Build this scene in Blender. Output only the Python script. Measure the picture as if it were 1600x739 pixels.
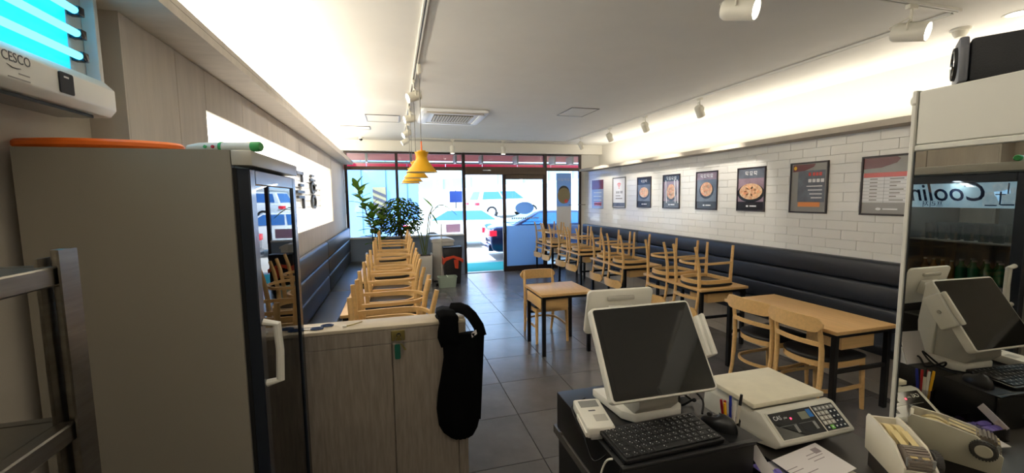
import bpy, bmesh, math, random
from mathutils import Vector, Matrix, Euler
random.seed(7)
PI = math.pi
scene = bpy.context.scene
COL = scene.collection
for o in list(bpy.data.objects):
    bpy.data.objects.remove(o)

# ------------------------------------------------------------------ camera
YAW, PITCH, ROLL = math.radians(15.7), math.radians(-5.3), math.radians(-0.75)
FPX, CAM_H = 650.0, 1.8
fw = Vector((math.sin(YAW)*math.cos(PITCH), math.cos(YAW)*math.cos(PITCH), math.sin(PITCH)))
rt = Vector((math.cos(YAW), -math.sin(YAW), 0)); up = rt.cross(fw)
r2 = rt*math.cos(ROLL)+up*math.sin(ROLL); u2 = -rt*math.sin(ROLL)+up*math.cos(ROLL)
cd = bpy.data.cameras.new('camera'); cam = bpy.data.objects.new('camera', cd); COL.objects.link(cam)
cd.sensor_width = 36.0; cd.lens = 36.0*FPX/1600; cd.clip_start = 0.02; cd.clip_end = 300
mw = Matrix(((r2.x, u2.x, -fw.x, 0), (r2.y, u2.y, -fw.y, 0), (r2.z, u2.z, -fw.z, CAM_H), (0, 0, 0, 1)))
cam.matrix_world = mw
scene.camera = cam

# ------------------------------------------------------------------ exposure, sky, sun, cove lights
vs = scene.view_settings
vs.view_transform = 'Standard'; vs.look = 'None'; vs.gamma = 1.0; vs.use_curve_mapping = False
vs.exposure = 0.9
w = bpy.data.worlds.new('sky'); scene.world = w; w.use_nodes = True
bg = w.node_tree.nodes['Background']; bg.inputs[0].default_value = (0.42, 0.66, 1.0, 1); bg.inputs[1].default_value = 2.8

def light(name, kind, loc, energy, color, direction=(0, 0, -1), **kw):
    d = bpy.data.lights.new(name, kind); d.energy = energy; d.color = color
    for k, v in kw.items(): setattr(d, k, v)
    o = bpy.data.objects.new(name, d); COL.objects.link(o); o.location = loc
    o.rotation_euler = Vector(direction).to_track_quat('-Z', 'Y').to_euler()
    return o
light('sun', 'SUN', (0, 20, 20), 8.0, (1, .95, .88), (.62, .22, -.75), angle=math.radians(.5))
WARM = (1, .93, .80)
def strip_light(name, x, y0, y1, z, watts, direction, color=WARM):
    o = light(name, 'AREA', (x, (y0+y1)/2, z), watts, color, direction, shape='RECTANGLE', size=.05, size_y=abs(y1-y0))
    d = Vector(direction).normalized(); yy = Vector((0, 1, 0)); xx = yy.cross(-d)
    o.matrix_world = Matrix(((xx.x, yy.x, -d.x, x), (xx.y, yy.y, -d.y, (y0+y1)/2), (xx.z, yy.z, -d.z, z), (0, 0, 0, 1)))
    return o
strip_light('cove_light_left', -1.22, -1.2, 9.3, 2.645, 88, (.25, 0, 1))
strip_light('cove_light_right', 4.86, 1.2, 9.3, 2.56, 19, (0, 0, 1))
strip_light('niche_light_top', -1.08, 2.95, 7.75, 2.30, 15, (-.75, 0, -.6), (1, .96, .9))
strip_light('niche_light_bottom', -1.08, 2.95, 7.75, 1.47, 9, (-.75, 0, .6), (1, .96, .9))

# ------------------------------------------------------------------ helpers
def lin(c):
    f = lambda v: v/12.92 if v <= .04045 else ((v+.055)/1.055)**2.4
    return tuple(f(v/255) for v in c)+(1,)
MATS = {}
def mat(name, rgb, rough=.5, metal=0., spec=.5, noise=None, bump=None, emit=None, rgb2=None, coat=0, stretch=None, trans=0):
    m = bpy.data.materials.new(name); m.use_nodes = True; nt = m.node_tree; N = nt.nodes; L = nt.links
    b = N['Principled BSDF']
    b.inputs['Base Color'].default_value = lin(rgb); b.inputs['Roughness'].default_value = rough
    b.inputs['Metallic'].default_value = metal; b.inputs['Specular IOR Level'].default_value = spec
    if coat: b.inputs['Coat Weight'].default_value = coat; b.inputs['Coat Roughness'].default_value = .05
    if trans: b.inputs['Transmission Weight'].default_value = trans
    if emit:
        b.inputs['Emission Color'].default_value = (*emit[0], 1); b.inputs['Emission Strength'].default_value = emit[1]
    if noise or bump:
        tc = N.new('ShaderNodeTexCoord'); mp = N.new('ShaderNodeMapping'); L.new(tc.outputs['Object'], mp.inputs[0])
        if stretch: mp.inputs['Scale'].default_value = stretch
    if noise:
        n = N.new('ShaderNodeTexNoise'); n.inputs['Scale'].default_value = noise[0]; n.inputs['Detail'].default_value = 6
        n.inputs['Roughness'].default_value = .6
        L.new(mp.outputs[0], n.inputs['Vector'])
        r = N.new('ShaderNodeValToRGB'); a = noise[1]
        if rgb2: c0, c1 = lin(rgb), lin(rgb2)
        else:
            c0 = tuple(min(1, v*(1-a)) for v in lin(rgb)[:3])+(1,); c1 = tuple(min(1, v*(1+a)) for v in lin(rgb)[:3])+(1,)
        r.color_ramp.elements[0].position = .3; r.color_ramp.elements[1].position = .7
        r.color_ramp.elements[0].color = c0; r.color_ramp.elements[1].color = c1
        L.new(n.outputs['Fac'], r.inputs[0]); L.new(r.outputs[0], b.inputs['Base Color'])
    if bump:
        n2 = N.new('ShaderNodeTexNoise'); n2.inputs['Scale'].default_value = bump[0]; n2.inputs['Detail'].default_value = 4
        L.new(mp.outputs[0], n2.inputs['Vector'])
        bp = N.new('ShaderNodeBump'); bp.inputs['Strength'].default_value = bump[1]; bp.inputs['Distance'].default_value = .01
        L.new(n2.outputs['Fac'], bp.inputs['Height']); L.new(bp.outputs[0], b.inputs['Normal'])
    MATS[name] = m
    return m
def glass(name, tint=(1, 1, 1), ior=1.5, rough=0., minr=0.):
    m = bpy.data.materials.new(name); m.use_nodes = True; nt = m.node_tree; N = nt.nodes; L = nt.links
    N.remove(N['Principled BSDF']); out = N['Material Output']
    t = N.new('ShaderNodeBsdfTransparent'); t.inputs[0].default_value = (*tint, 1)
    g = N.new('ShaderNodeBsdfGlossy'); g.inputs['Roughness'].default_value = rough
    f = N.new('ShaderNodeFresnel'); f.inputs[0].default_value = ior
    ad = N.new('ShaderNodeMath'); ad.operation = 'ADD'; ad.inputs[1].default_value = minr; ad.use_clamp = True
    L.new(f.outputs[0], ad.inputs[0])
    x = N.new('ShaderNodeMixShader'); L.new(ad.outputs[0], x.inputs[0]); L.new(t.outputs[0], x.inputs[1]); L.new(g.outputs[0], x.inputs[2])
    L.new(x.outputs[0], out.inputs[0]); MATS[name] = m
    return m
def emis(name, rgb, strength):
    m = bpy.data.materials.new(name); m.use_nodes = True; N = m.node_tree.nodes; N.remove(N['Principled BSDF'])
    e = N.new('ShaderNodeEmission'); e.inputs[0].default_value = (*rgb, 1); e.inputs[1].default_value = strength
    m.node_tree.links.new(e.outputs[0], N['Material Output'].inputs[0]); MATS[name] = m
    return m

def translucent(name, rgb, f=.55):
    m = bpy.data.materials.new(name); m.use_nodes = True; nt = m.node_tree; N = nt.nodes; L = nt.links
    N.remove(N['Principled BSDF']); t = N.new('ShaderNodeBsdfTranslucent'); d = N.new('ShaderNodeBsdfDiffuse'); x = N.new('ShaderNodeMixShader')
    t.inputs[0].default_value = lin(rgb); d.inputs[0].default_value = lin(rgb); x.inputs[0].default_value = f
    L.new(d.outputs[0], x.inputs[1]); L.new(t.outputs[0], x.inputs[2]); L.new(x.outputs[0], N['Material Output'].inputs[0]); MATS[name] = m
    return m

class G:
    """collects shapes for one mesh"""
    def __init__(s): s.bm = bmesh.new()
    def _bev(s, vs_, b, seg=2):
        es = {e for v in vs_ for e in v.link_edges}
        bmesh.ops.bevel(s.bm, geom=list(es), offset=b, segments=seg, profile=.5, affect='EDGES')
    def box(s, x0, x1, y0, y1, z0, z1, b=0, M=None, seg=2):
        r = bmesh.ops.create_cube(s.bm, size=1)['verts']
        for v in r:
            v.co = Vector(((x0+x1)/2+v.co.x*(x1-x0), (y0+y1)/2+v.co.y*(y1-y0), (z0+z1)/2+v.co.z*(z1-z0)))
            if M: v.co = M @ v.co
        if b: s._bev(r, b, seg)
        return s
    def cyl(s, p0, p1, r0, r1=None, n=16):
        return s.tube([p0, p1], [r0, r0 if r1 is None else r1], n)
    def tube(s, pts, rad, n=8, closed=False, sx=1.0):
        pts = [Vector(p) for p in pts]; k = len(pts)
        if not hasattr(rad, '__len__'): rad = [rad]*k
        rings = []; prev = None
        for i, p in enumerate(pts):
            a = pts[(i-1) % k] if (i or closed) else p; c = pts[(i+1) % k] if (i < k-1 or closed) else p
            d = (c-a).normalized()
            if prev is None:
                h = Vector((0, 0, 1)) if abs(d.z) < .9 else Vector((1, 0, 0)); u = d.cross(h).normalized()
            else: u = (prev-d*prev.dot(d)).normalized()
            prev = u; v = d.cross(u)
            rings.append([s.bm.verts.new(p+(u*math.cos(2*PI*(j+.5)/n)*sx+v*math.sin(2*PI*(j+.5)/n))*rad[i]) for j in range(n)])
        for i in range(k if closed else k-1):
            A, B = rings[i], rings[(i+1) % k]
            for j in range(n): s.bm.faces.new((A[j], A[(j+1) % n], B[(j+1) % n], B[j]))
        if not closed:
            s.bm.faces.new(rings[0][::-1]); s.bm.faces.new(rings[-1])
        return s
    def lathe(s, prof, n=24, c=(0, 0, 0), M=None):
        rings = []
        for r, z in prof:
            if r < 1e-5: ring = [s.bm.verts.new(Vector(c)+Vector((0, 0, z)))]
            else: ring = [s.bm.verts.new(Vector(c)+Vector((r*math.cos(2*PI*j/n), r*math.sin(2*PI*j/n), z))) for j in range(n)]
            if M:
                for v in ring: v.co = M @ v.co
            rings.append(ring)
        for A, B in zip(rings, rings[1:]):
            for j in range(n):
                a, b2 = A[j % len(A)], A[(j+1) % len(A)]; c2, d = B[(j+1) % len(B)], B[j % len(B)]
                f = [];
                for v in (a, b2, c2, d):
                    if v not in f: f.append(v)
                if len(f) > 2: s.bm.faces.new(f)
        return s
    def prism(s, pts, a, b, axis='y', M=None, bev=0):
        def P(u, v, t): return {'x': Vector((t, u, v)), 'y': Vector((u, t, v)), 'z': Vector((u, v, t))}[axis]
        A = [s.bm.verts.new(P(u, v, a)) for u, v in pts]; B = [s.bm.verts.new(P(u, v, b)) for u, v in pts]
        if M:
            for v in A+B: v.co = M @ v.co
        n = len(pts)
        s.bm.faces.new(A[::-1]); s.bm.faces.new(B)
        for i in range(n): s.bm.faces.new((A[i], A[(i+1) % n], B[(i+1) % n], B[i]))
        if bev: s._bev(A+B, bev)
        return s
    def rail(s, pts, hs, t, closed=False):
        """board following a path in plan; height hs (number or list), thickness t"""
        pts = [Vector(p) for p in pts]; k = len(pts)
        if not hasattr(hs, '__len__'): hs = [hs]*k
        rings = []
        for i, p in enumerate(pts):
            a = pts[(i-1) % k] if (i or closed) else p; c = pts[(i+1) % k] if (i < k-1 or closed) else p
            d = (c-a); d.z = 0; d.normalize(); nrm = Vector((d.y, -d.x, 0))*t/2; h = Vector((0, 0, hs[i]/2))
            rings.append([s.bm.verts.new(p+nrm-h), s.bm.verts.new(p+nrm+h), s.bm.verts.new(p-nrm+h), s.bm.verts.new(p-nrm-h)])
        for i in range(k if closed else k-1):
            A, B = rings[i], rings[(i+1) % k]
            for j in range(4): s.bm.faces.new((A[j], A[(j+1) % 4], B[(j+1) % 4], B[j]))
        if not closed: s.bm.faces.new(rings[0][::-1]); s.bm.faces.new(rings[-1])
        return s
    def poly(s, pts):
        s.bm.faces.new([s.bm.verts.new(Vector(p)) for p in pts]); return s
    def stack(s, outline, levels, cz=True):
        """closed outline (x,y) repeated at (scale, z) levels, capped"""
        rings = []
        for sc, z in levels: rings.append([s.bm.verts.new((x*sc, y*sc, z)) for x, y in outline])
        n = len(outline)
        for A, B in zip(rings, rings[1:]):
            for j in range(n): s.bm.faces.new((A[j], A[(j+1) % n], B[(j+1) % n], B[j]))
        s.bm.faces.new(rings[0][::-1]); s.bm.faces.new(rings[-1]); return s
    def grid(s, f, nu, nv):
        vv = [[s.bm.verts.new(Vector(f(i/nu, j/nv))) for j in range(nv+1)] for i in range(nu+1)]
        for i in range(nu):
            for j in range(nv): s.bm.faces.new((vv[i][j], vv[i+1][j], vv[i+1][j+1], vv[i][j+1]))
        return s
def obj(name, g, m, parent=None, smooth=35, world=False):
    me = bpy.data.meshes.new(name)
    bmesh.ops.recalc_face_normals(g.bm, faces=g.bm.faces[:])
    if world and parent: bmesh.ops.translate(g.bm, vec=-parent.location, verts=g.bm.verts[:])
    g.bm.to_mesh(me); g.bm.free()
    me.materials.append(MATS[m] if isinstance(m, str) else m)
    if smooth:
        me.polygons.foreach_set('use_smooth', [True]*len(me.polygons)); me.set_sharp_from_angle(angle=math.radians(smooth))
    o = bpy.data.objects.new(name, me); COL.objects.link(o)
    if parent: o.parent = parent
    return o
def share(src, parent=None, loc=(0, 0, 0), rot=(0, 0, 0), name=None):
    o = src.copy(); COL.objects.link(o)
    if name: o.name = name
    o.parent = parent; o.location = loc; o.rotation_euler = rot
    return o
def tag(o, label, cat, group=None, kind=None):
    o['label'] = label; o['category'] = cat
    if group: o['group'] = group
    if kind: o['kind'] = kind
    return o
def thing(name, label, cat, loc=(0, 0, 0), rz=0, group=None):
    o = bpy.data.objects.new(name, None); COL.objects.link(o); o.empty_display_size = .1
    o.location = loc; o.rotation_euler = (0, 0, rz)
    return tag(o, label, cat, group)
def struct(o, label=None, cat=None):
    o['kind'] = 'structure'
    if label: o['label'] = label
    if cat: o['category'] = cat
    return o
def copy_tree(o, parent=None, mats=None):
    c = o.copy(); COL.objects.link(c); c.parent = parent
    for ch in list(o.children): copy_tree(ch, c)
    return c
def basis(o, X, Y, loc):
    X = Vector(X).normalized(); Y = Vector(Y); Y = (Y-X*Y.dot(X)).normalized(); Z = X.cross(Y)
    o.rotation_euler = Matrix(((X.x, Y.x, Z.x), (X.y, Y.y, Z.y), (X.z, Y.z, Z.z))).to_euler(); o.location = loc
    return o
def text(name, body, size, m, parent, loc, depth=.0004, sx=1.0, rot=(0, 0, 0), align='CENTER', bold=0, shear=0):
    c = bpy.data.curves.new(name, 'FONT'); c.body = body; c.size = size; c.align_x = align; c.align_y = 'CENTER'; c.extrude = depth; c.offset = bold; c.shear = shear
    c.resolution_u = 3
    t = bpy.data.objects.new(name, c); COL.objects.link(t); bpy.context.view_layer.update()
    dg = bpy.context.evaluated_depsgraph_get()
    me = bpy.data.meshes.new_from_object(t.evaluated_get(dg)); bpy.data.objects.remove(t); bpy.data.curves.remove(c)
    me.materials.clear(); me.materials.append(MATS[m])
    o = bpy.data.objects.new(name, me); COL.objects.link(o); o.parent = parent; o.location = loc; o.rotation_euler = rot; o.scale = (sx, 1, 1)
    return o
def arc(c, r, a0, a1, n): return [(c[0]+r*math.cos(a0+(a1-a0)*i/n), c[1]+r*math.sin(a0+(a1-a0)*i/n)) for i in range(n+1)]
def rrect(x0, x1, y0, y1, r, n=4):
    p = []
    for cx, cy, a in ((x1-r, y1-r, 0), (x0+r, y1-r, PI/2), (x0+r, y0+r, PI), (x1-r, y0+r, 1.5*PI)):
        p += arc((cx, cy), r, a, a+PI/2, n)
    return p

# ------------------------------------------------------------------ materials
mat('ceiling_white', (232, 230, 224), .8, noise=(3, .02))
mat('wall_white', (236, 233, 224), .7)
mat('wall_beige', (196, 187, 172), .7, noise=(6, .04))
mat('panel_wood_pale', (196, 186, 172), .6, noise=(5, .09), stretch=(1, 3, .4), bump=(30, .08))
mat('panel_wood_grey', (150, 138, 124), .55, noise=(10, .22), stretch=(6, 1, .55), bump=(40, .1))
mat('partition_top', (198, 184, 160), .5, noise=(8, .08), stretch=(.5, 4, 1))
mat('tile_white', (232, 231, 226), .12, spec=.5)
mat('grout', (208, 205, 199), .8)
mat('brick_white', (236, 234, 230), .6, noise=(20, .05), bump=(20, .3))
mat('floor_tile', (100, 97, 97), .23, noise=(2.2, .22), bump=(60, .03), spec=.55)
mat('floor_joint', (40, 39, 40), .8)
mat('frame_brown', (58, 46, 42), .4, metal=.2)
mat('frame_grey', (150, 148, 140), .4, metal=.5)
mat('header_brown', (86, 72, 58), .5, noise=(4, .08), stretch=(8, 1, 1))
mat('oak', (226, 184, 122), .42, noise=(7, .10), stretch=(.6, 6, 6))
mat('oak_top', (222, 178, 118), .38, noise=(7, .10), stretch=(8, .8, 6))
mat('black_leather', (24, 25, 28), .42, bump=(160, .12))
mat('bench_leather', (38, 42, 50), .38, bump=(60, .10))
mat('bench_seat', (58, 60, 62), .38, bump=(60, .10))
mat('black_steel', (20, 20, 21), .4, metal=.3)
mat('steel', (150, 146, 138), .28, metal=1, noise=(5, .15), stretch=(1, 1, 12))
mat('fridge_grey', (148, 141, 128), .5, bump=(300, .05))
mat('fridge_edge', (190, 186, 174), .4)
mat('fridge_door', (52, 58, 68), .22, metal=.5)
mat('fridge_inside', (150, 150, 148), .5)
mat('rubber_black', (16, 16, 17), .6)
mat('pos_white', (226, 222, 210), .4)
mat('pos_grey', (176, 172, 162), .45)
mat('screen_black', (7, 8, 9), .03, spec=.9)
mat('screen_panel', (14, 15, 16), .05, spec=.9)
mat('plastic_black', (15, 15, 16), .38)
mat('key_black', (24, 24, 25), .45)
mat('print_white', (214, 214, 210), .5)
mat('print_grey', (140, 140, 136), .5)
mat('counter_dark', (66, 62, 57), .45, noise=(8, .12))
mat('counter_body', (20, 20, 21), .45)
mat('scale_body', (206, 203, 190), .45)
mat('scale_plate', (226, 218, 194), .5, noise=(14, .06), bump=(50, .04))
mat('lcd', (126, 128, 112), .3)
mat('blue_print', (30, 110, 190), .4)
mat('green_print', (110, 190, 60), .4)
mat('led_red', (255, 40, 60), .4, emit=((1, .02, .06), 4))
mat('paper', (226, 220, 218), .7)
mat('paper_ink', (150, 138, 140), .7)
mat('card_print', (222, 206, 190), .6, noise=(60, .3))
mat('cream_plastic', (214, 206, 186), .45)
mat('tape', (220, 198, 140), .35)
mat('grey_ridge', (132, 120, 108), .5)
mat('dark_knob', (66, 62, 58), .6)
mat('purple', (124, 108, 196), .6)
mat('red', (190, 30, 34), .4)
mat('blue', (28, 44, 150), .4)
mat('orange', (255, 120, 36), .45)
mat('racket_white', (214, 212, 200), .45)
mat('racket_green', (60, 160, 84), .45)
mat('racket_net', (150, 148, 150), .4, metal=.7)
mat('trap_white', (222, 220, 212), .35)
mat('trap_black', (18, 20, 26), .15)
mat('ink_grey', (70, 70, 74), .5)
emis('uv_tube', (.10, .70, 1.0), 2.2)
mat('uv_back', (40, 170, 230), .4, emit=((0.0, .42, 1.0), .8))
mat('yellow', (240, 180, 20), .45)
mat('shade_inside', (245, 240, 220), .5)
mat('lamp_white', (228, 224, 210), .4)
emis('lamp_lit', (1, .95, .85), 14)
emis('fill_lit', (1, .95, .88), 4)  # glow of the added fill fixtures
mat('track_white', (224, 222, 214), .5)
mat('track_slot', (70, 70, 68), .5)
mat('ac_white', (244, 246, 248), .4)
mat('ac_beige', (190, 178, 156), .5)
mat('ac_dark', (96, 84, 70), .6)
mat('speaker_black', (24, 25, 28), .6, bump=(300, .2))
mat('speaker_grey', (96, 98, 104), .4)
mat('speaker_blue', (40, 170, 220), .3, emit=((.02, .4, .8), .5))
mat('cabinet_white', (184, 182, 172), .45)
translucent('leaf', (104, 140, 52), .45)
translucent('leaf_light', (166, 192, 86), .5)
translucent('leaf_dark', (74, 100, 40), .2)
mat('stem', (104, 86, 60), .7, noise=(12, .2))
mat('stem_green', (96, 110, 60), .6)
mat('pot_white', (224, 222, 216), .4)
mat('soil', (60, 46, 36), .9)
mat('bin_grey', (200, 198, 192), .5)
mat('bin_black', (28, 27, 32), .5)
mat('bag_orange', (214, 74, 44), .45)
mat('basket', (168, 186, 170), .5)
mat('bag_black', (9, 9, 10), .9, spec=.08, bump=(14, .35))
mat('brass', (150, 138, 84), .35, metal=.8)
mat('key_green', (20, 92, 74), .4)
mat('poster_frame', (40, 26, 30), .35)
mat('poster_dark', (44, 40, 44), .15)
mat('poster_slate', (104, 110, 122), .15, noise=(5, .35))
mat('poster_mauve', (150, 128, 140), .15, noise=(6, .3))
mat('poster_maroon', (112, 58, 66), .15)
mat('poster_paper', (232, 232, 234), .15)
mat('poster_grey', (150, 148, 144), .15)
mat('poster_blue', (150, 166, 200), .15)
mat('poster_red', (214, 84, 80), .15)
mat('poster_orange', (236, 150, 90), .15)
mat('food', (222, 120, 70), .2, noise=(30, .3), rgb2=(246, 214, 170))
mat('food_pale', (236, 214, 176), .2, noise=(30, .3), rgb2=(206, 130, 84))
mat('bowl_dark', (36, 34, 36), .2)
mat('frame_silver', (120, 116, 108), .3, metal=.6)
mat('sign_cyan', (170, 214, 232), .4, noise=(6, .2), rgb2=(214, 234, 240), emit=((.5, .75, .9), .3))  # slight glow put into the colour to brighten the sign
mat('sign_navy', (22, 58, 110), .4)
mat('ice', (150, 194, 220), .3, noise=(25, .4), rgb2=(236, 246, 250), emit=((.6, .8, .9), .25))  # same added glow, lifts the ice print
mat('ice_navy', (70, 116, 160), .3)
mat('letters_black', (14, 14, 16), .4)
mat('amber', (150, 104, 40), .2)
mat('green_glass', (20, 120, 70), .12)
mat('cup_glass', (200, 206, 206), .1, trans=.75)
glass('pane', (.93, .97, .98))
glass('fridge_glass', (.82, .84, .86), 1.45)
glass('clear_plastic', (.9, .9, .92), 1.4, .1, .05)
m = mat('mirror', (218, 218, 212), .0, metal=1)
translucent('frost_film', (186, 212, 236), .75)
translucent('pink_paper', (236, 204, 214), .6)
mat('knee_wall', (136, 152, 176), .5)
mat('knee_ledge', (226, 226, 224), .5)
translucent('awning_red', (232, 84, 120), .5)
translucent('awning_dark', (176, 116, 112), .35)
# street
mat('concrete', (206, 204, 198), .85, noise=(.8, .06))
mat('asphalt', (150, 152, 156), .9, noise=(1, .1))
mat('mat_teal', (24, 150, 144), .9, bump=(200, .3))
mat('paint_white', (240, 240, 238), .25, coat=.6)
mat('paint_blue', (30, 44, 84), .2, coat=.8, metal=.3)
mat('paint_silver', (196, 200, 206), .25, coat=.6)
mat('car_glass', (52, 110, 180), .05, spec=.8)
mat('tire', (26, 26, 28), .8)
mat('rim', (190, 192, 196), .3, metal=.8)
mat('tail_red', (220, 24, 40), .25, emit=((1, .03, .08), .5))
mat('head_clear', (220, 226, 232), .15)
mat('chrome', (200, 204, 208), .15, metal=1)
mat('building_blue', (124, 168, 228), .7)
mat('building_white', (226, 224, 218), .8)
mat('building_window', (90, 116, 140), .2)
mat('stripe_yellow', (150, 138, 104), .7)
mat('stripe_grey', (72, 70, 80), .7)
mat('fence_grey', (150, 158, 172), .6)
mat('fence_white', (236, 236, 234), .6)
mat('street_sign_blue', (24, 62, 130), .5)
mat('tree_dark', (70, 104, 92), .8, noise=(5, .4))
translucent('banner_blue', (170, 204, 234), .5)
# ================================================================== SETTING
XL, XLN, XLU, XR, XRU = -1.03, -1.16, -1.45, 4.72, 5.15
YS, YB, ZC = 9.90, -1.6, 3.10
# floor and its tiles
floor = struct(obj('floor', G().box(XLU, XRU, YB, YS+.1, -.12, -.009), 'floor_joint', smooth=0), 'dark grey porcelain tiled floor of the restaurant', 'floor')
T = .62; proto = None
for i in range(-4, 8):
    for j in range(-9, 12):
        x0, y0 = .93+i*T, 3.19+j*T; x1, y1 = x0+T, y0+T
        cx0, cx1, cy0, cy1 = max(x0, XLN), min(x1, XR+.02), max(y0, YB), min(y1, YS+.05)
        if cx1-cx0 < .03 or cy1-cy0 < .03: continue
        full = (cx0, cx1, cy0, cy1) == (x0, x1, y0, y1)
        if full and proto: share(proto, floor, (x0, y0, 0)); continue
        o = obj('tile', G().box(.0025, cx1-cx0-.0025, .0025, cy1-cy0-.0025, -.01, 0, .0015, seg=1), 'floor_tile', floor, smooth=0)
        o.location = (cx0, cy0, 0)
        if full: proto = o
# ceiling
ceil = struct(obj('ceiling', G().box(XLU-.2, XRU+.2, YB-.2, YS+.1, ZC, ZC+.35), 'ceiling_white', smooth=0), 'flat white painted ceiling', 'ceiling')
# left wall: near beige part, then pale wood panelling around a lit niche
NY0, NY1, NZ0, NZ1 = 2.86, 7.85, 1.44, 2.33
wl = struct(obj('wall_left', G().box(-1.6, XLN, YB, 2.1, 0, 2.56).box(-1.6, XL-.012, 2.1, NY0, 0, 2.56).box(-1.6, XL-.012, NY0, NY1, 0, NZ0)
    .box(-1.6, XL-.012, NY0, NY1, NZ1, 2.56).box(-1.6, XL-.012, NY1, YS, 0, 2.56).box(-1.6, -1.24, NY0, NY1, NZ0, NZ1)
    .box(-1.65, XLU, YB, YS+.1, 2.56, ZC), 'wall_white', smooth=0), 'left wall with pale wood panelling and a lit niche', 'wall')
obj('wall_face', G().box(XLN, XLN+.004, YB, 2.1, 0, 2.56), 'wall_beige', wl, smooth=0)
for a, b_, z0, z1 in ((2.1, 2.53, 0, 2.56), (2.534, NY0, 0, 2.56)) + tuple((NY0+k*.62+.003, min(NY0+(k+1)*.62, NY1), NZ1, 2.56) for k in range(9) if NY0+k*.62 < NY1-.05) \
        + tuple((NY0+k*.998+.003, NY0+(k+1)*.998, 1.1, NZ0) for k in range(5)) + ((NY1+.003, YS-.05, 0, 2.56),):
    obj('panel', G().box(XL-.012, XL, a, b_, z0, z1, .002, seg=1), 'panel_wood_pale', wl, smooth=0)
obj('panel', G().box(XLN, XL, 2.088, 2.1, 0, 2.56), 'panel_wood_pale', wl, smooth=0)
nb = None; rows = 10; bh = (NZ1-NZ0)/rows; bl = .25
for r in range(rows):
    y = NY0 - (bl/2 if r % 2 else 0)
    while y < NY1-.01:
        a, b_ = max(y, NY0), min(y+bl, NY1); full = b_-a > bl-.001
        if b_-a > .03:
            if full and nb: o = share(nb, wl, (-1.24, a, NZ0+r*bh))
            else:
                o = obj('brick', G().box(0, .02, .004, b_-a-.004, .004, bh-.004, .004, seg=1), 'brick_white', wl, smooth=0); o.location = (-1.24, a, NZ0+r*bh)
                if full: nb = o
            o.scale.x = random.uniform(.7, 1.3)
        y += bl
# black dimensional letters in the niche (two stacked syllables, the first half hidden by the refrigerator)
def letter(label, y, zs):
    e = thing('sign_letter', label, 'letter'); basis(e, (0, 1, 0), (0, 0, 1), (-1.215, y, 1.95)); return e
def bar(g, x0, x1, y0, y1): return g.box(x0, x1, y0, y1, 0, .03)
def ring(g, cx, cy, rx, ry, w_):
    n = 20; o_ = [(cx+rx*math.cos(2*PI*i/n), cy+ry*math.sin(2*PI*i/n)) for i in range(n)]
    k_ = [(cx+(rx-w_)*math.cos(2*PI*i/n), cy+(ry-w_)*math.sin(2*PI*i/n)) for i in range(n)]
    for z in (0, .03):
        pass
    V = [[g.bm.verts.new((p[0], p[1], z)) for p in lst] for lst in (o_, k_) for z in (0, .03)]
    for i in range(n):
        j = (i+1) % n
        for A, B in ((V[0], V[1]), (V[1], V[3]), (V[3], V[2]), (V[2], V[0])): g.bm.faces.new((A[i], A[j], B[j], B[i]))
    return g
e = letter('black letter with two rings mounted in the bright wall niche', 7.05, 0)
obj('stroke', bar(G(), -.12, .12, .21, .245), 'letters_black', e); obj('stroke', bar(G(), -.2, .2, .145, .18), 'letters_black', e)
obj('ring_stroke', ring(G(), 0, .045, .17, .09, .04), 'letters_black', e); obj('stroke', bar(G(), .17, .27, .07, .1), 'letters_black', e)
obj('stroke', bar(G(), .17, .27, -.01, .02), 'letters_black', e); obj('ring_stroke', ring(G(), .03, -.17, .18, .11, .04), 'letters_black', e)
e = letter('black letter half hidden behind the glass door refrigerator', 6.15, 0)
for s in ((-.2, .2, .2, .24), (.12, .16, .1, .24), (-.05, .2, .04, .075), (-.22, .22, -.05, -.015), (-.18, .2, -.12, -.085), (.14, .185, -.26, -.12)):
    obj('stroke', bar(G(), *s), 'letters_black', e)
# ledges that hide the cove lights
struct(obj('trim_1', G().box(XLU, -.83, YB, 9.7, 2.56, 2.60).box(-.85, -.83, YB, 9.7, 2.60, 2.635, .003, seg=1), 'panel_wood_pale', smooth=0), 'pale ledge with hidden cove light along the left wall', 'ledge')
struct(obj('trim_2', G().box(4.5, XRU, 1.0, 9.7, 2.435, 2.475).box(4.5, 4.53, 1.0, 9.7, 2.475, 2.495), 'wall_beige', smooth=0), 'beige ledge with hidden cove light along the tiled wall', 'ledge')
struct(obj('trim_3', G().box(XLU, XRU, 9.72, 10.05, 2.87, ZC), 'wall_white', smooth=0), 'cream boxed beam above the shop front', 'beam')
# right wall, tiled
wr = struct(obj('wall_right', G().box(XR+.012, XRU+.2, 1.0, YS, 0, 2.435).box(XRU, XRU+.25, 1.0, YS+.1, 2.435, ZC).box(XR+.012, XRU+.25, YB, 1.0, 0, ZC), 'wall_white', smooth=0), 'right wall clad in white glossy tiles', 'wall')
obj('grout_bed', G().box(XR+.008, XR+.013, 1.0, YS-.03, .9, 2.435), 'grout', wr, smooth=0)
TL, TH = .33, .1035; tp = None
for r in range(13):
    z = 1.09+r*TH; y = 2.42-(TL/2 if r % 2 else 0)
    while y < YS-.06:
        a, b_ = y, min(y+TL, YS-.05); full = b_-a > TL-.001
        if full and tp: share(tp, wr, (XR+.012, a, z))
        else:
            o = obj('tile', G().box(-.012, 0, .0011, b_-a-.0011, .0011, TH-.0011, .002, seg=1), 'tile_white', wr, smooth=0); o.location = (XR+.012, a, z)
            if full: tp = o
        y += TL
struct(obj('wall_back', G().box(XLU, XRU, YB-.2, YB, 0, ZC), 'wall_beige', smooth=0), 'plain kitchen wall behind the counter', 'wall')
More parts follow.
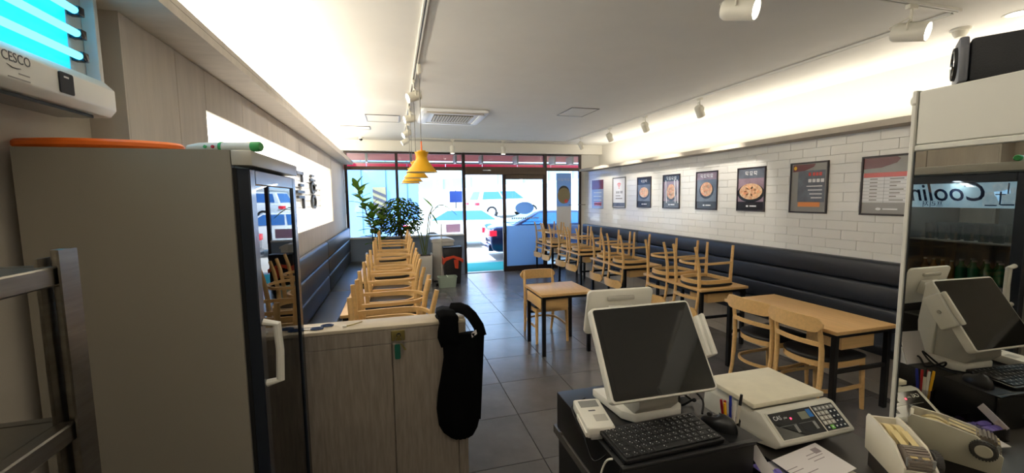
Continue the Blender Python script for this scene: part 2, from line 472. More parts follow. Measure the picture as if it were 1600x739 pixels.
struct(obj('wall_front', G().box(-3.5, XL-.02, YS, YS+.12, 0, 3.45).box(4.64, 8, YS, YS+.12, 0, 3.45).box(-3.5, 8, YS+.05, YS+.25, 2.87, 3.6), 'building_white', smooth=0), 'outer facade around the shop front', 'wall')
knee = struct(obj('wall_front_knee', G().box(XL, 1.57, 9.80, 9.93, 0, .93), 'knee_wall', smooth=0), 'low wall under the shop windows', 'wall')
obj('ledge', G().box(XL, 1.57, 9.77, 9.95, .93, .965, .004), 'knee_ledge', knee)
# shop front
def window(n, label, bars, panes, extra=()):
    e = bpy.data.objects.new('window_%d' % n, None); COL.objects.link(e); e.location = (0, YS, 0); struct(e, label, 'window')
    for b_ in bars: obj('frame', G().box(b_[0], b_[1], YS-b_[4] if len(b_) > 4 else YS-.035, YS+.035, b_[2], b_[3], .004, seg=1), b_[5] if len(b_) > 5 else 'frame_brown', e, world=True)
    for p in panes: obj('pane', G().box(p[0], p[1], YS-.004, YS+.004, p[2], p[3]), 'pane', e, world=True, smooth=0)
    return e
window(1, 'left shop window in a dark frame behind the rubber plant', [(-1.03, -.97, .96, 2.87), (.05, .11, .96, 2.87), (-.97, .05, 2.46, 2.54, .05, 'header_brown'), (-.97, .05, 2.83, 2.87)], [(-.97, .05, .97, 2.46), (-.97, .05, 2.54, 2.83)])
window(2, 'middle shop window between the plants and the doorway', [(1.57, 1.64, 0, 2.87, .07), (.11, 1.57, 2.46, 2.54, .05, 'header_brown'), (.11, 1.57, 2.83, 2.87)], [(.11, 1.57, .97, 2.46), (.11, 1.57, 2.54, 2.83)])
window(3, 'right shop window beside the tiled wall', [(3.62, 3.69, 0, 2.87, .07), (4.58, 4.64, 0, 2.87), (3.69, 4.58, 2.46, 2.54, .05, 'header_brown'), (3.69, 4.58, 2.83, 2.87), (3.69, 4.58, 0, .1)], [(3.69, 4.58, .1, 2.46), (3.69, 4.58, 2.54, 2.83)])
e = window(4, 'brown door header box with motion sensor', [(1.64, 3.62, 2.36, 2.54, .16, 'header_brown'), (1.64, 3.62, 2.83, 2.87)], [(1.64, 3.62, 2.54, 2.83)])
obj('motion_sensor', G().box(2.03, 2.23, 9.69, 9.74, 2.43, 2.47, .008), 'chrome', e, world=True)
# sliding door leaf, closed half
d = bpy.data.objects.new('door_1', None); COL.objects.link(d); d.location = (3.1, 9.8, 0); struct(d, 'closed glass sliding door leaf with frosted lower half', 'door')
def dbox(name, m, *a): return obj(name, G().box(*a), m, d, world=True, smooth=0)
dbox('stile', 'frame_brown', 2.53, 2.61, 9.77, 9.82, 0, 2.36); dbox('stile', 'frame_brown', 3.56, 3.62, 9.77, 9.82, 0, 2.36)
dbox('rail', 'frame_brown', 2.61, 3.56, 9.77, 9.82, 0.005, .13); dbox('rail', 'header_brown', 2.61, 3.56, 9.76, 9.82, 2.25, 2.36)
dbox('pane', 'pane', 2.61, 3.56, 9.79, 9.798, .13, 2.25); dbox('frosted_film', 'frost_film', 2.61, 3.56, 9.784, 9.786, .13, 1.12)
dbox('film_line', 'ink_grey', 2.61, 3.56, 9.783, 9.784, 1.2, 1.212)
for k in range(13): dbox('film_letter', 'pos_grey', 2.75+k*.055, 2.785+k*.055, 9.783, 9.784, 1.28, 1.32)
o = obj('sticker', G().prism([(3.08+.24*math.cos(t*PI/12), 1.55+.15*math.sin(t*PI/12)) for t in range(24)], 9.783, 9.784), 'frost_film', d, world=True)
obj('handle', G().box(2.55, 2.59, 9.72, 9.775, .95, 1.2, .01), 'rubber_black', d, world=True)
struct(obj('trim_4', G().box(1.64, 3.62, 9.83, 9.97, -.005, .012), 'frame_grey', smooth=0), 'metal door threshold', 'threshold')
# awning above the front, outside
aw = thing('awning', 'red folding awning on a grey frame above the shop front', 'awning', (1.8, 10.2, 2.5))
obj('canopy', G().prism([(10.05, 2.93), (10.05, 2.96), (11.0, 2.80), (11.0, 2.77)], -1.6, 5.2, 'x'), 'awning_dark', aw, world=True)
for k in range(7):
    x0 = -1.6+k*.975
    obj('valance', G().box(x0, x0+.965, 11.0, 11.02, 2.55, 2.735), 'awning_red', aw, world=True)
obj('front_bar', G().box(-1.6, 5.2, 10.5, 10.54, 2.66, 2.70), 'frame_grey', aw, world=True)
for x in (-.6, .4, 1.45, 2.1, 3.0, 4.0, 4.5): obj('bracket', G().box(x, x+.04, 10.12, 10.54, 2.66, 2.86), 'frame_grey', aw, world=True)
# ceiling access panels
for k, (x0, x1, y0, y1, lb) in enumerate(((-.37, .12, 6.85, 7.4, 'square ceiling access panel left of the air conditioner'), (-.85, -.38, 7.95, 8.25, 'small ceiling access panel near the left cove'), (2.55, 2.97, 5.73, 6.3, 'square ceiling access panel beside the right track'))):
    a = thing('access_panel', lb, 'panel', ((x0+x1)/2, (y0+y1)/2, ZC))
    obj('door', G().box(x0, x1, y0, y1, ZC-.006, ZC), 'ceiling_white', a, world=True)
    obj('rim', G().box(x0-.012, x1+.012, y0-.012, y0, ZC-.01, ZC).box(x0-.012, x1+.012, y1, y1+.012, ZC-.01, ZC).box(x0-.012, x0, y0, y1, ZC-.01, ZC).box(x1, x1+.012, y0, y1, ZC-.01, ZC), 'frame_silver', a, world=True)
# ================================================================== STREET
struct(obj('ground_forecourt', G().box(-25, 40, YS+.12, 13.6, -.25, -.015), 'concrete', smooth=0), 'bright concrete pavement in front of the shop', 'pavement')
struct(obj('ground_road', G().prism([(13.6, -.25), (13.6, -.015), (16, .02), (34, 1.1), (80, 3.4), (80, -.25)], -45, 60, 'x'), 'concrete', smooth=0), 'bright sloping street beyond the pavement', 'road')
tag(obj('door_mat', G().box(1.62, 3.3, 10.05, 11.4, -.015, .0, .004), 'mat_teal'), 'teal green mat outside the open door', 'mat')

def inset_panel(q, l, r, b_, t, off, th):
    """thin proud panel on quad q (bl, br, tr, tl), inset by fractions"""
    q = [Vector(v) for v in q]
    f = lambda u, v: (q[0]*(1-u)+q[1]*u)*(1-v)+(q[3]*(1-u)+q[2]*u)*v
    n = (q[1]-q[0]).cross(q[3]-q[0]).normalized()
    c = [f(l, b_), f(1-r, b_), f(1-r, 1-t), f(l, 1-t)]
    g = G(); A = [g.bm.verts.new(p+n*(off-th)) for p in c]; B = [g.bm.verts.new(p+n*off) for p in c]
    g.bm.faces.new(A[::-1]); g.bm.faces.new(B)
    for i in range(4): g.bm.faces.new((A[i], A[(i+1) % 4], B[(i+1) % 4], B[i]))
    return g
def car(name, label, loc, rz, paint, prof, cab, W=1.8, wheels=(-1.35, 1.35), wr_=.33, tilt=0):
    """front +x; prof = side outline (x,z); cab = ((xb,zb),(xt,zt),(xt,zt),(xb,zb)) rear to front"""
    e = thing(name, label, 'car', loc, rz, None); e.rotation_euler = (0, tilt, rz)
    obj('body', G().prism(prof, -W/2, W/2, 'y', bev=.07), paint, e, smooth=60)
    (ax, az), (bx_, bz), (cx, cz), (dx, dz) = cab; wb, wt = W/2-.06, W/2-.24
    P = {}
    for k, (x, z, y) in dict(rb=(ax, az, wb), rt=(bx_, bz, wt), ft=(cx, cz, wt), fb=(dx, dz, wb)).items():
        P[k+'L'] = Vector((x, y, z)); P[k+'R'] = Vector((x, -y, z))
    g = G(); vv = {k: g.bm.verts.new(v) for k, v in P.items()}
    for f in (('rbL', 'rtL', 'ftL', 'fbL'), ('fbR', 'ftR', 'rtR', 'rbR'), ('rtL', 'rtR', 'ftR', 'ftL'), ('rbR', 'rtR', 'rtL', 'rbL'), ('fbL', 'ftL', 'ftR', 'fbR'), ('rbL', 'fbL', 'fbR', 'rbR')):
        g.bm.faces.new([vv[i] for i in f])
    g._bev(list(vv.values()), .05)
    obj('cabin', g, paint, e, smooth=60)
    L_ = [P['fbL'], P['rbL'], P['rtL'], P['ftL']]; R_ = [P['rbR'], P['fbR'], P['ftR'], P['rtR']]
    for q in (L_, R_):
        fr = q is R_
        obj('side_window', inset_panel(q, .07, .52, .12, .14, .012, .02), 'car_glass', e); obj('side_window', inset_panel(q, .51, .07, .12, .14, .012, .02), 'car_glass', e)
    obj('rear_window', inset_panel([P['rbL'], P['rbR'], P['rtR'], P['rtL']], .08, .08, .1, .1, .012, .02), 'car_glass', e)
    obj('windscreen', inset_panel([P['fbR'], P['fbL'], P['ftL'], P['ftR']], .06, .06, .06, .08, .012, .02), 'car_glass', e)
    for x in wheels:
        for s in (-1, 1):
            M_ = Matrix.Translation((x, s*(W/2-.1), wr_)) @ Matrix.Rotation(-s*PI/2, 4, 'X')
            wq = obj('wheel', G().lathe([(wr_*.62, -.1), (wr_*.94, -.11), (wr_, -.06), (wr_, .06), (wr_*.94, .11), (wr_*.62, .1)], 28, M=M_), 'tire', e)
            g = G().lathe([(0, .1), (wr_*.14, .115), (wr_*.16, .09), (wr_*.55, .07), (wr_*.63, .1), (wr_*.63, .02)], 28, M=M_)
            for k in range(5):
                a = 2*PI*k/5; g.box(.03, wr_*.6, -.03, .03, .08, .105, M=M_ @ Matrix.Rotation(a, 4, 'Z'))
            obj('rim', g, 'rim', wq)
            obj('arch', G().lathe([(wr_*1.14, -.05), (wr_*1.14, .085), (wr_*1.02, .085), (wr_*1.02, -.05)], 28, M=M_), 'rubber_black', e)
    x0 = min(p[0] for p in prof); x1 = max(p[0] for p in prof)
    zt = az-.12
    for s in (-1, 1):
        ya, yb = sorted((s*(W/2+.005), s*(W/2-.42)))
        obj('tail_light', G().box(x0-.015, x0+.2, ya, yb, zt-.15, zt+.02, .02), 'tail_red', e)
        obj('head_light', G().box(x1-.14, x1+.012, s*(W/2-.28)-.17, s*(W/2-.28)+.17, zt-.2, zt-.06, .02), 'head_clear', e)
        obj('mirror', G().box(dx-.35, dx-.17, s*(W/2)-.02-.1*(s < 0), s*(W/2)+.02+.1*(s > 0), dz-.02, dz+.13, .03), paint, e)
    obj('rear_bumper', G().box(x0-.04, x0+.12, -W/2+.08, W/2-.08, .28, .48, .03), paint, e)
    obj('number_plate', G().box(x0-.05, x0-.035, -.26, .26, .5, .62), 'print_white', e)
    return e
SEDAN = [(-2.35, .32), (-2.4, .6), (-2.36, .93), (-2.2, 1.0), (-1.3, 1.02), (1.0, .98), (2.05, .82), (2.36, .66), (2.4, .4), (2.3, .28), (-2.2, .26)]
SCAB = ((-1.75, .99), (-.85, 1.43), (.35, 1.42), (1.15, .97))
SUVP = [(-2.3, .36), (-2.36, .7), (-2.3, 1.08), (1.1, 1.1), (2.15, .98), (2.34, .75), (2.34, .42), (2.2, .32), (-2.2, .32)]
SUVC = ((-2.22, 1.06), (-1.95, 1.68), (.3, 1.70), (1.2, 1.06))
car('sedan', 'dark blue sedan parked right outside the doorway', (5.05, 12.35, -.015), math.radians(-3), 'paint_blue', SEDAN, SCAB, wheels=(-1.45, 1.4))
car('suv', 'white SUV parked up the street seen through the doorway', (6.9, 25.8, .62), math.radians(10), 'paint_white', SUVP, SUVC, 1.88, (-1.4, 1.4), .37, -math.radians(1))
car('sedan', 'white sedan behind the dark blue one seen through the doorway', (2.75, 15.6, .0), math.radians(-4), 'paint_white', SEDAN, SCAB, wheels=(-1.45, 1.4))
# pale blue building, striped board and white pole
bl_ = thing('building', 'pale blue building across the street', 'building', (-.6, 18, .1))
obj('wall', G().box(-1.75, .95, 17.0, 22, -.1, 6), 'building_blue', bl_, world=True, smooth=0)
for x in (-1.2, -.3, .5): obj('panel_joint', G().box(x, x+.03, 16.985, 17.0, .5, 6), 'building_window', bl_, world=True)
sb = thing('hazard_board', 'grey and yellow diagonally striped board on the blue building', 'board', (-.55, 16.9, 1.6))
obj('board', G().box(-.78, -.30, 16.94, 16.98, 1.40, 2.28), 'stripe_yellow', sb, world=True)
for k in range(5):
    z = 2.2-k*.24; obj('stripe', G().prism([(-.78, z+.0), (-.30, z-.22), (-.30, max(1.41, z-.33)), (-.78, max(1.41, z-.11))], 16.925, 16.938), 'stripe_grey', sb, world=True)
tag(obj('pole', G().cyl((-1.95, 15.6, .0), (-1.95, 15.6, 4.5), .06), 'fence_white'), 'white street pole beside the blue building', 'pole')
bw = thing('building', 'white building with small windows far left across the street', 'building', (-6, 30, .8))
obj('wall', G().box(-9.5, -3.2, 30, 38, .3, 7), 'building_white', bw, world=True, smooth=0)
for x in (-8.5, -6.8, -5.1):
    for z in (2.0, 4.4): obj('window', G().box(x, x+.9, 29.95, 30, z, z+1.2), 'building_window', bw, world=True)
# retaining wall with fence, lamp posts, sign
rw = thing('retaining_wall', 'long white retaining wall rising to the right behind the cars', 'wall', (6, 33, .9))
obj('wall', G().prism([(1.2, .4), (1.2, 2.1), (22, 3.7), (30, 4.0), (30, .4)], 33, 33.4, 'y'), 'building_white', rw, world=True, smooth=0)
obj('coping', G().prism([(1.2, 2.1), (1.2, 2.22), (22, 3.82), (22, 3.7)], 32.9, 33.45, 'y'), 'fence_white', rw, world=True, smooth=0)
fn = thing('fence', 'grey panel fence with white posts on the retaining wall', 'fence', (6, 33.2, 2.2))
for k in range(9):
    x = 1.4+k*2.2; z = 2.2+(x-1.2)*.077
    obj('post', G().box(x-.07, x+.07, 33.1, 33.3, z, z+1.15), 'fence_white', fn, world=True)
    obj('panel', G().prism([(x+.12, z+.12), (x+2.05, z+.27), (x+2.05, z+1.1), (x+.12, z+.95)], 33.18, 33.22), 'fence_grey', fn, world=True, smooth=0)
for x, lb in ((2.9, 'white lamp post beside the pale blue building'), (4.1, 'white lamp post in the middle of the shop window')):
    tag(obj('lamp_post', G().tube([(x, 31, .9), (x, 31, 6.5), (x+.15, 31, 6.9), (x+.9, 31, 7.1)], [.11, .09, .07, .06]), 'fence_white'), lb, 'lamp post')
sg = thing('street_sign', 'dark blue street sign on a thin pole left of the doorway', 'sign', (3.1, 20, .3))
obj('pole', G().cyl((2.85, 20, .2), (2.85, 20, 2.2), .03), 'frame_silver', sg, world=True); obj('plate', G().box(2.55, 3.15, 19.95, 19.97, 1.62, 2.16, .01), 'street_sign_blue', sg, world=True)
rl = thing('railing', 'dark metal railing at the far left of the shop window', 'railing', (-3, 19, .2))
for k in range(7): obj('post', G().cyl((-5.6+k*.55, 19, .1), (-5.6+k*.55, 19, 1.25), .03), 'ink_grey', rl, world=True)
for z in (.65, 1.22): obj('bar', G().cyl((-5.7, 19, z), (-2.2, 19, z), .025), 'ink_grey', rl, world=True)
def blob_tree(label, x, y, z0, r, h):
    t = thing('tree', label, 'tree', (x, y, z0)); rnd = random.Random(int(x*10))
    obj('trunk', G().tube([(0, 0, 0), (.05, 0, h*.5), (0, .05, h)], [.14, .1, .06]), 'stem', t)
    g = G()
    for k in range(420):
        a, c_, q = rnd.uniform(0, 2*PI), rnd.uniform(-1, 1), rnd.random()**.4*r
        p = Vector((q*math.sqrt(1-c_*c_)*math.cos(a), q*math.sqrt(1-c_*c_)*math.sin(a), h+q*c_*.9)); s = rnd.uniform(.1, .2)*r*.6
        u = Vector((rnd.uniform(-1, 1), rnd.uniform(-1, 1), rnd.uniform(-1, 1))).normalized()*s; v = u.orthogonal().normalized()*s*.7
        g.poly([p-u, p+v, p+u, p-v])
    f = obj('foliage', g, 'tree_dark', t, smooth=0); f['kind'] = 'stuff'
blob_tree('leafy street tree at the far left window', -3.6, 21, .3, 1.5, 2.3)
blob_tree('leafy street tree beyond the dark railing', -7.2, 25, .4, 1.7, 2.6)
# ================================================================== CHAIRS AND TABLES
SEAT_Z, TAB_Z = .485, .72
def seat_outline():
    p = [(.235, .19), (.225, .21), (.2, .215)]
    p += [(.0, .222), (-.1, .215)]
    p += [(-.1-.15*math.sin(t), .215*math.cos(t)) for t in [PI*k/12 for k in range(1, 12)]]
    p += [(-.1, -.215), (.0, -.222), (.2, -.215), (.225, -.21), (.235, -.19)]
    return p
def make_chair():
    e = thing('dining_chair', '', 'chair'); out = seat_outline()
    for s in (-1, 1):
        obj('leg', G().tube([(.215, s*.195, .44), (.225, s*.2, .2), (.235, s*.203, 0)], [.021, .019, .016], 8), 'oak', e)
    for s in (-1, 1):
        obj('leg', G().tube([(-.30, s*.19, 0), (-.268, s*.193, .12), (-.245, s*.2, .28), (-.238, s*.2, .44), (-.242, s*.2, .56), (-.262, s*.198, .69), (-.285, s*.196, .79), (-.292, s*.195, .82)], [.016, .018, .02, .021, .02, .019, .016, .011], 8), 'oak', e)
    obj('seat_frame', G().rail([(x*.97, y*.97, .423) for x, y in out], .046, .024, closed=True), 'oak', e)
    obj('seat_pad', G().stack(out, [(.96, .44), (1.02, .452), (1.03, .466), (1.0, .478), (.93, SEAT_Z), (.5, SEAT_Z+.0)]), 'black_leather', e, smooth=50)
    U = [(.225, .2, .205), (0, .21, .205), (-.12, .205, .205)]+[(-.12-.16*math.sin(t), .205*math.cos(t), .205) for t in [PI*k/12 for k in range(1, 12)]]+[(-.12, -.205, .205), (0, -.21, .205), (.225, -.2, .205)]
    obj('stretcher', G().rail(U, .026, .018), 'oak', e)
    n = 14; pts = []; hs = []
    for k in range(n+1):
        t = -1+2*k/n; pts.append((-.285-.05*(1-t*t)-.012, .245*t, .772)); hs.append(.125*math.sqrt(max(.05, 1-max(0, (abs(t)-.72)/.28)**2)))
    obj('top_rail', G().rail(pts, hs, .02), 'oak', e)
    obj('back_slat', G().rail([(-.262-.035*(1-(k/5-1)**2), .195*(k/5-1), .605) for k in range(11)], .036, .016), 'oak', e)
    return e
chair0 = make_chair(); used = [False]
def chair(label, group, loc, rz, inverted=False):
    c = chair0 if not used[0] else copy_tree(chair0); used[0] = True
    c['label'] = label; c['group'] = group
    if inverted:
        # upside down: seat pad rests on the table top, back hangs over the edge
        c.location = (loc[0], loc[1], TAB_Z+SEAT_Z+.001); c.rotation_euler = (PI, 0, rz)
    else: c.location = loc; c.rotation_euler = (0, 0, rz)
    return c
def make_table(x0, x1, y0, y1, label, group, box_x):
    cx, cy = (x0+x1)/2, (y0+y1)/2; e = thing('dining_table', label, 'table', (cx, cy, 0), 0, group)
    obj('tabletop', G().box(x0, x1, y0, y1, TAB_Z-.03, TAB_Z, .003), 'oak_top', e, world=True)
    for a in (x0+.02, x1-.06):
        for b_ in (y0+.02, y1-.06): obj('leg', G().box(a, a+.04, b_, b_+.04, 0, TAB_Z-.03, .003, seg=1), 'black_steel', e, world=True)
    obj('frame', G().box(x0+.06, x1-.06, y0+.02, y0+.05, TAB_Z-.06, TAB_Z-.03).box(x0+.06, x1-.06, y1-.05, y1-.02, TAB_Z-.06, TAB_Z-.03)
        .box(x0+.02, x0+.05, y0+.06, y1-.06, TAB_Z-.06, TAB_Z-.03).box(x1-.05, x1-.02, y0+.06, y1-.06, TAB_Z-.06, TAB_Z-.03), 'black_steel', e, world=True, smooth=0)
    for fy in ((y0+.03, y1-.05) if y1-y0 > .8 else (y1-.05,)): obj('footbar', G().box(x0+.06, x1-.06, fy, fy+.02, .36, .39), 'black_steel', e, world=True, smooth=0)
    a, b_, c_, d_ = box_x
    bx_ = obj('cutlery_drawer', G().box(a, b_, c_, d_, TAB_Z-.18, TAB_Z-.0605, .003), 'oak', e, world=True)
    return e
ORD = ('nearest', 'second', 'third', 'fourth', 'fifth')
RX0, RX1 = 3.29, 3.95
for k, y0 in enumerate((2.36, 3.93, 5.60, 7.18, 8.66)):
    y1 = y0+1.16; RX0, RX1 = (3.29, 3.95) if k == 0 else (3.35, 4.02)
    make_table(RX0, RX1, y0, y1, '%s oak topped table from the counter along the tiled wall' % ORD[k], 'tables along the tiled wall', (RX0+.14, RX0+.5, y0+.06, y0+.36))
    if k == 0:
        chair('upright wooden chair beside the scale, at the near end of its table', 'upright chairs', (3.475, y0+.27, 0), 0)
        chair('upright wooden chair left of the one beside the scale', 'upright chairs', (3.475, y0+.75, 0), math.radians(4))
    else:
        for j, dy in enumerate((.29, .86)):
            chair('upturned wooden chair on the %s table along the tiled wall, %s of its pair' % (ORD[k], ('nearer', 'farther')[j]), 'upturned chairs along the tiled wall', (RX0+.262+random.uniform(-.005, .005), y0+dy+random.uniform(-.02, .02), 0), math.radians(random.uniform(-3, 3)), True)
LX0, LX1 = -.53, .20
for k, y0 in enumerate((2.60, 4.12, 5.78, 7.38)):
    y1 = y0+1.16
    make_table(LX0, LX1, y0, y1, '%s oak topped table from the partition along the left bench' % ORD[k], 'tables along the left bench', (LX0+.1, LX0+.46, y0+.06, y0+.36))
    for j, dy in enumerate((.29, .86)):
        chair('upturned wooden chair on the %s table along the left bench, %s of its pair' % (ORD[k], ('nearer', 'farther')[j]), 'upturned chairs along the left bench', (LX1-.262+random.uniform(-.005, .005), y0+dy+random.uniform(-.02, .02), 0), PI+math.radians(random.uniform(-3, 3)), True)
make_table(1.535, 2.17, 4.28, 4.9, 'small square table standing alone in the aisle', None, (1.545, 1.88, 4.34, 4.84))
chair('wooden chair pushed under the far side of the small square table', 'upright chairs', (1.83, 4.95, 0), -PI/2)

# ================================================================== BENCHES
def bench(label, wall_x, back_x, seat_x, seams, top, seat_mat):
    y0, y1 = seams[0], seams[-1]
    s = 1 if seat_x > back_x else -1
    e = thing('bench', label, 'bench', (back_x, (y0+y1)/2, 0))
    B = lambda xa, xb: (min(xa, xb), max(xa, xb))
    obj('base', G().box(*B(wall_x, seat_x-s*.05), y0, y1, 0, .36), 'panel_wood_pale', e, world=True, smooth=0)
    obj('skirting', G().box(*B(seat_x-s*.05, seat_x-s*.035), y0, y1, 0, .1), 'wall_beige', e, world=True, smooth=0)
    h = (top-.45)/3
    for a, b_ in zip(seams, seams[1:]):
        obj('seat_cushion', G().box(*B(back_x-s*.0, seat_x), a+.004, b_-.004, .36, .45, .022, seg=3), seat_mat, e, world=True, smooth=60)
        for r in range(3):
            obj('back_cushion', G().box(*B(wall_x, back_x+s*.012), a+.003, b_-.003, .445+r*h+.002, .445+(r+1)*h-.002, .028, seg=3), 'bench_leather', e, world=True, smooth=60)
    return e
bench('long black channelled bench along the white tiled wall', XR-.002, 4.6, 4.09, (1.3, 7.2, 9.7), 1.13, 'bench_leather')
bench('long black channelled bench along the left wall', XL+.002, -.97, -.655, (2.62, 6.6, 9.7), 1.2, 'bench_seat')

# ================================================================== PENDANTS, TRACKS, SPOTS
for k, (y, lb) in enumerate(((4.2, 'largest looking, nearest to the counter'), (5.3, 'second from the counter'), (6.4, 'third from the counter'), (7.12, 'farthest from the counter'))):
    x = .275; z = 2.06; e = thing('pendant_lamp', 'yellow hourglass pendant lamp, %s' % lb, 'lamp', (x, y, z), 0, 'yellow pendant lamps')
    obj('shade', G().lathe([(.152, 0), (.15, .004), (.118, .04), (.078, .09), (.056, .125), (.052, .15), (.06, .178), (.068, .19), (.068, .196), (.04, .198), (.038, .21), (.0, .21)], 32), 'yellow', e)
    obj('shade_lining', G().lathe([(.147, .002), (.114, .04), (.074, .09), (.05, .125), (.045, .15), (.0, .15)], 32), 'shade_inside', e)
    obj('bulb', G().lathe([(0, .03), (.025, .04), (.034, .065), (.028, .09), (.016, .11), (.016, .145)], 16), 'lamp_white', e)
    obj('ferrule', G().cyl((0, 0, .2), (0, 0, .30), .008, .006, 10), 'orange', e)
    obj('cord', G().cyl((0, 0, .295), (0, 0, ZC-z-.1), .0035, n=6), 'frame_silver', e)
    obj('track_adapter', G().box(-.018, .018, -.03, .03, ZC-z-.105, ZC-z-.018, .004), 'lamp_white', e)
def track(label, p0, p1):
    e = thing('light_track', label, 'track', ((p0[0]+p1[0])/2, (p0[1]+p1[1])/2, ZC)); ax = abs(p1[0]-p0[0]) > abs(p1[1]-p0[1])
    x0, x1 = sorted((p0[0], p1[0])); y0, y1 = sorted((p0[1], p1[1])); h = .017
    if ax:
        obj('profile', G().box(x0, x1, y0-h, y0-.006, ZC-.02, ZC).box(x0, x1, y0+.006, y0+h, ZC-.02, ZC), 'track_white', e, world=True, smooth=0); obj('slot', G().box(x0, x1, y0-.006, y0+.006, ZC-.012, ZC), 'track_slot', e, world=True, smooth=0)
    else:
        obj('profile', G().box(x0-h, x0-.006, y0, y1, ZC-.02, ZC).box(x0+.006, x0+h, y0, y1, ZC-.02, ZC), 'track_white', e, world=True, smooth=0); obj('slot', G().box(x0-.006, x0+.006, y0, y1, ZC-.012, ZC), 'track_slot', e, world=True, smooth=0)
    return e
TXL, TXR = .25, 3.94
track('white light track along the left side of the ceiling', (TXL, 2.2), (TXL, 9.2))
track('white light track along the right side of the ceiling', (TXR, 2.16), (TXR, 9.2))
track('white light track across the ceiling near the shop front', (TXL, 9.24), (TXR, 9.24))
track('white light track across the ceiling above the counter', (TXL, 2.12), (TXR, 2.12))
def spot(label, x, y, aim, watts, group, z=None, r=.052, L_=.15, drop=.16, side=(1, 0, 0)):
    """track head: adapter, stem, yoke, can, lit face; aims along aim"""
    e = thing('track_spotlight', label, 'spotlight', (x, y, ZC-.02), 0, group)
    obj('adapter', G().box(-.016, .016, -.04, .04, -.03, 0, .003) if abs(side[0]) else G().box(-.04, .04, -.016, .016, -.03, 0, .003), 'lamp_white', e)
    obj('stem', G().cyl((0, 0, -.03), (0, 0, -drop+.055), .009), 'lamp_white', e)
    d = Vector(aim).normalized(); q = d.to_track_quat('-Z', 'Y').to_matrix().to_4x4(); c = Vector((0, 0, -drop-.01)); M_ = Matrix.Translation(c) @ q
    sd = Vector((0, 0, 1)).cross(d); sd = sd.normalized() if sd.length > .1 else Vector((1, 0, 0))
    yk = [c+sd*(r+.006), c+sd*(r+.006)+Vector((0, 0, .04)), Vector((0, 0, -drop+.062))+sd*.03, Vector((0, 0, -drop+.062))-sd*.03, c-sd*(r+.006)+Vector((0, 0, .04)), c-sd*(r+.006)]
    obj('yoke', G().tube(yk, .006, 6), 'lamp_white', e)
    obj('can', G().lathe([(0, L_*.5), (r*.8, L_*.5), (r*.96, L_*.42), (r, L_*.3), (r, -L_*.5), (r*.9, -L_*.5), (r*.86, -L_*.44), (0, -L_*.43)], 28, M=M_), 'lamp_white', e)
    obj('lit_lens', G().lathe([(0, -L_*.49), (r*.86, -L_*.47)], 28, M=M_), 'lamp_lit', e, smooth=0)
    obj('cable', G().tube([c+d*(-L_*.5), c+d*(-L_*.62)+Vector((0, 0, .03)), c+Vector((0, 0, .085))+d*(-.03), c+Vector((0, 0, .11))], .004, 6), 'lamp_white', e)
    p = Vector((x, y, ZC-.02))+c+d*(L_*.5+.02)
    l = light('spotlight_beam', 'SPOT', p, watts, (1, .92, .8), d, spot_size=math.radians(80), spot_blend=.6, shadow_soft_size=.04)
    return e
for k, (y, aim) in enumerate(((4.75, (-.95, -.25, -.38)), (6.07, (-.95, -.2, -.25)), (7.43, (-.9, -.3, -.55)), (8.42, (-.9, .0, -.5)))):
    spot('white track spotlight on the left track, %s from the counter, aimed at the left wall' % ORD[k], TXL, y, aim, 16, 'left track spotlights')
for k, y in enumerate((4.75, 6.0, 7.15, 8.4)):
    spot('white track spotlight on the right track, %s from the counter' % ORD[k], TXR, y, (.55, .2, -.8), 26, 'right track spotlights')
for x, lb in ((.80, 'white track spotlight over the counter, leftmost and cut by the picture edge'), (2.02, 'white lit track spotlight over the counter, middle of three'), (3.46, 'white lit track spotlight over the counter, near the right track')):
    spot(lb, x, 2.12, (.30, -.92, -.25) if x > 3 else (.48, -.85, -.28), 28, 'spotlights above the counter', r=.062, L_=.19, drop=.17, side=(0, 1, 0))
for x, lb in ((1.27, 'white downward spotlight above the left side of the doorway'), (2.42, 'white downward spotlight above the right side of the doorway')):
    spot(lb, x, 9.24, (0, .02, -1), 14, 'spotlights at the shop front', side=(0, 1, 0), drop=.2, L_=.17)
dl = thing('downlight', 'round lit downlight in the ceiling above the white cabinet', 'downlight', (4.46, 2.06, ZC))
obj('rim', G().lathe([(.06, -.004), (.078, -.006), (.082, 0)], 28), 'lamp_white', dl); obj('lens', G().lathe([(0, -.003), (.06, -.003)], 28), 'lamp_lit', dl)
light('downlight_beam', 'SPOT', (4.46, 2.06, ZC-.03), 14, (1, .93, .82), (0, 0, -1), spot_size=2.2, spot_blend=.5, shadow_soft_size=.06)
sd_ = thing('smoke_detector', 'round white smoke detector on the ceiling above the speaker', 'detector', (4.42, 2.36, ZC))
obj('base', G().lathe([(0, -.02), (.06, -.02), (.065, 0)], 24), 'lamp_white', sd_); obj('sensor', G().lathe([(0, -.07), (.03, -.065), (.045, -.04), (.05, -.02)], 24), 'lamp_white', sd_)
cc = thing('dome_camera', 'small black dome camera on the ceiling near the shop front', 'camera', (-.62, 9.35, ZC))
obj('base', G().lathe([(0, -.03), (.045, -.03), (.05, 0)], 20), 'lamp_white', cc); obj('dome', G().lathe([(0, -.075), (.025, -.068), (.036, -.045), (.036, -.03)], 20), 'trap_black', cc)
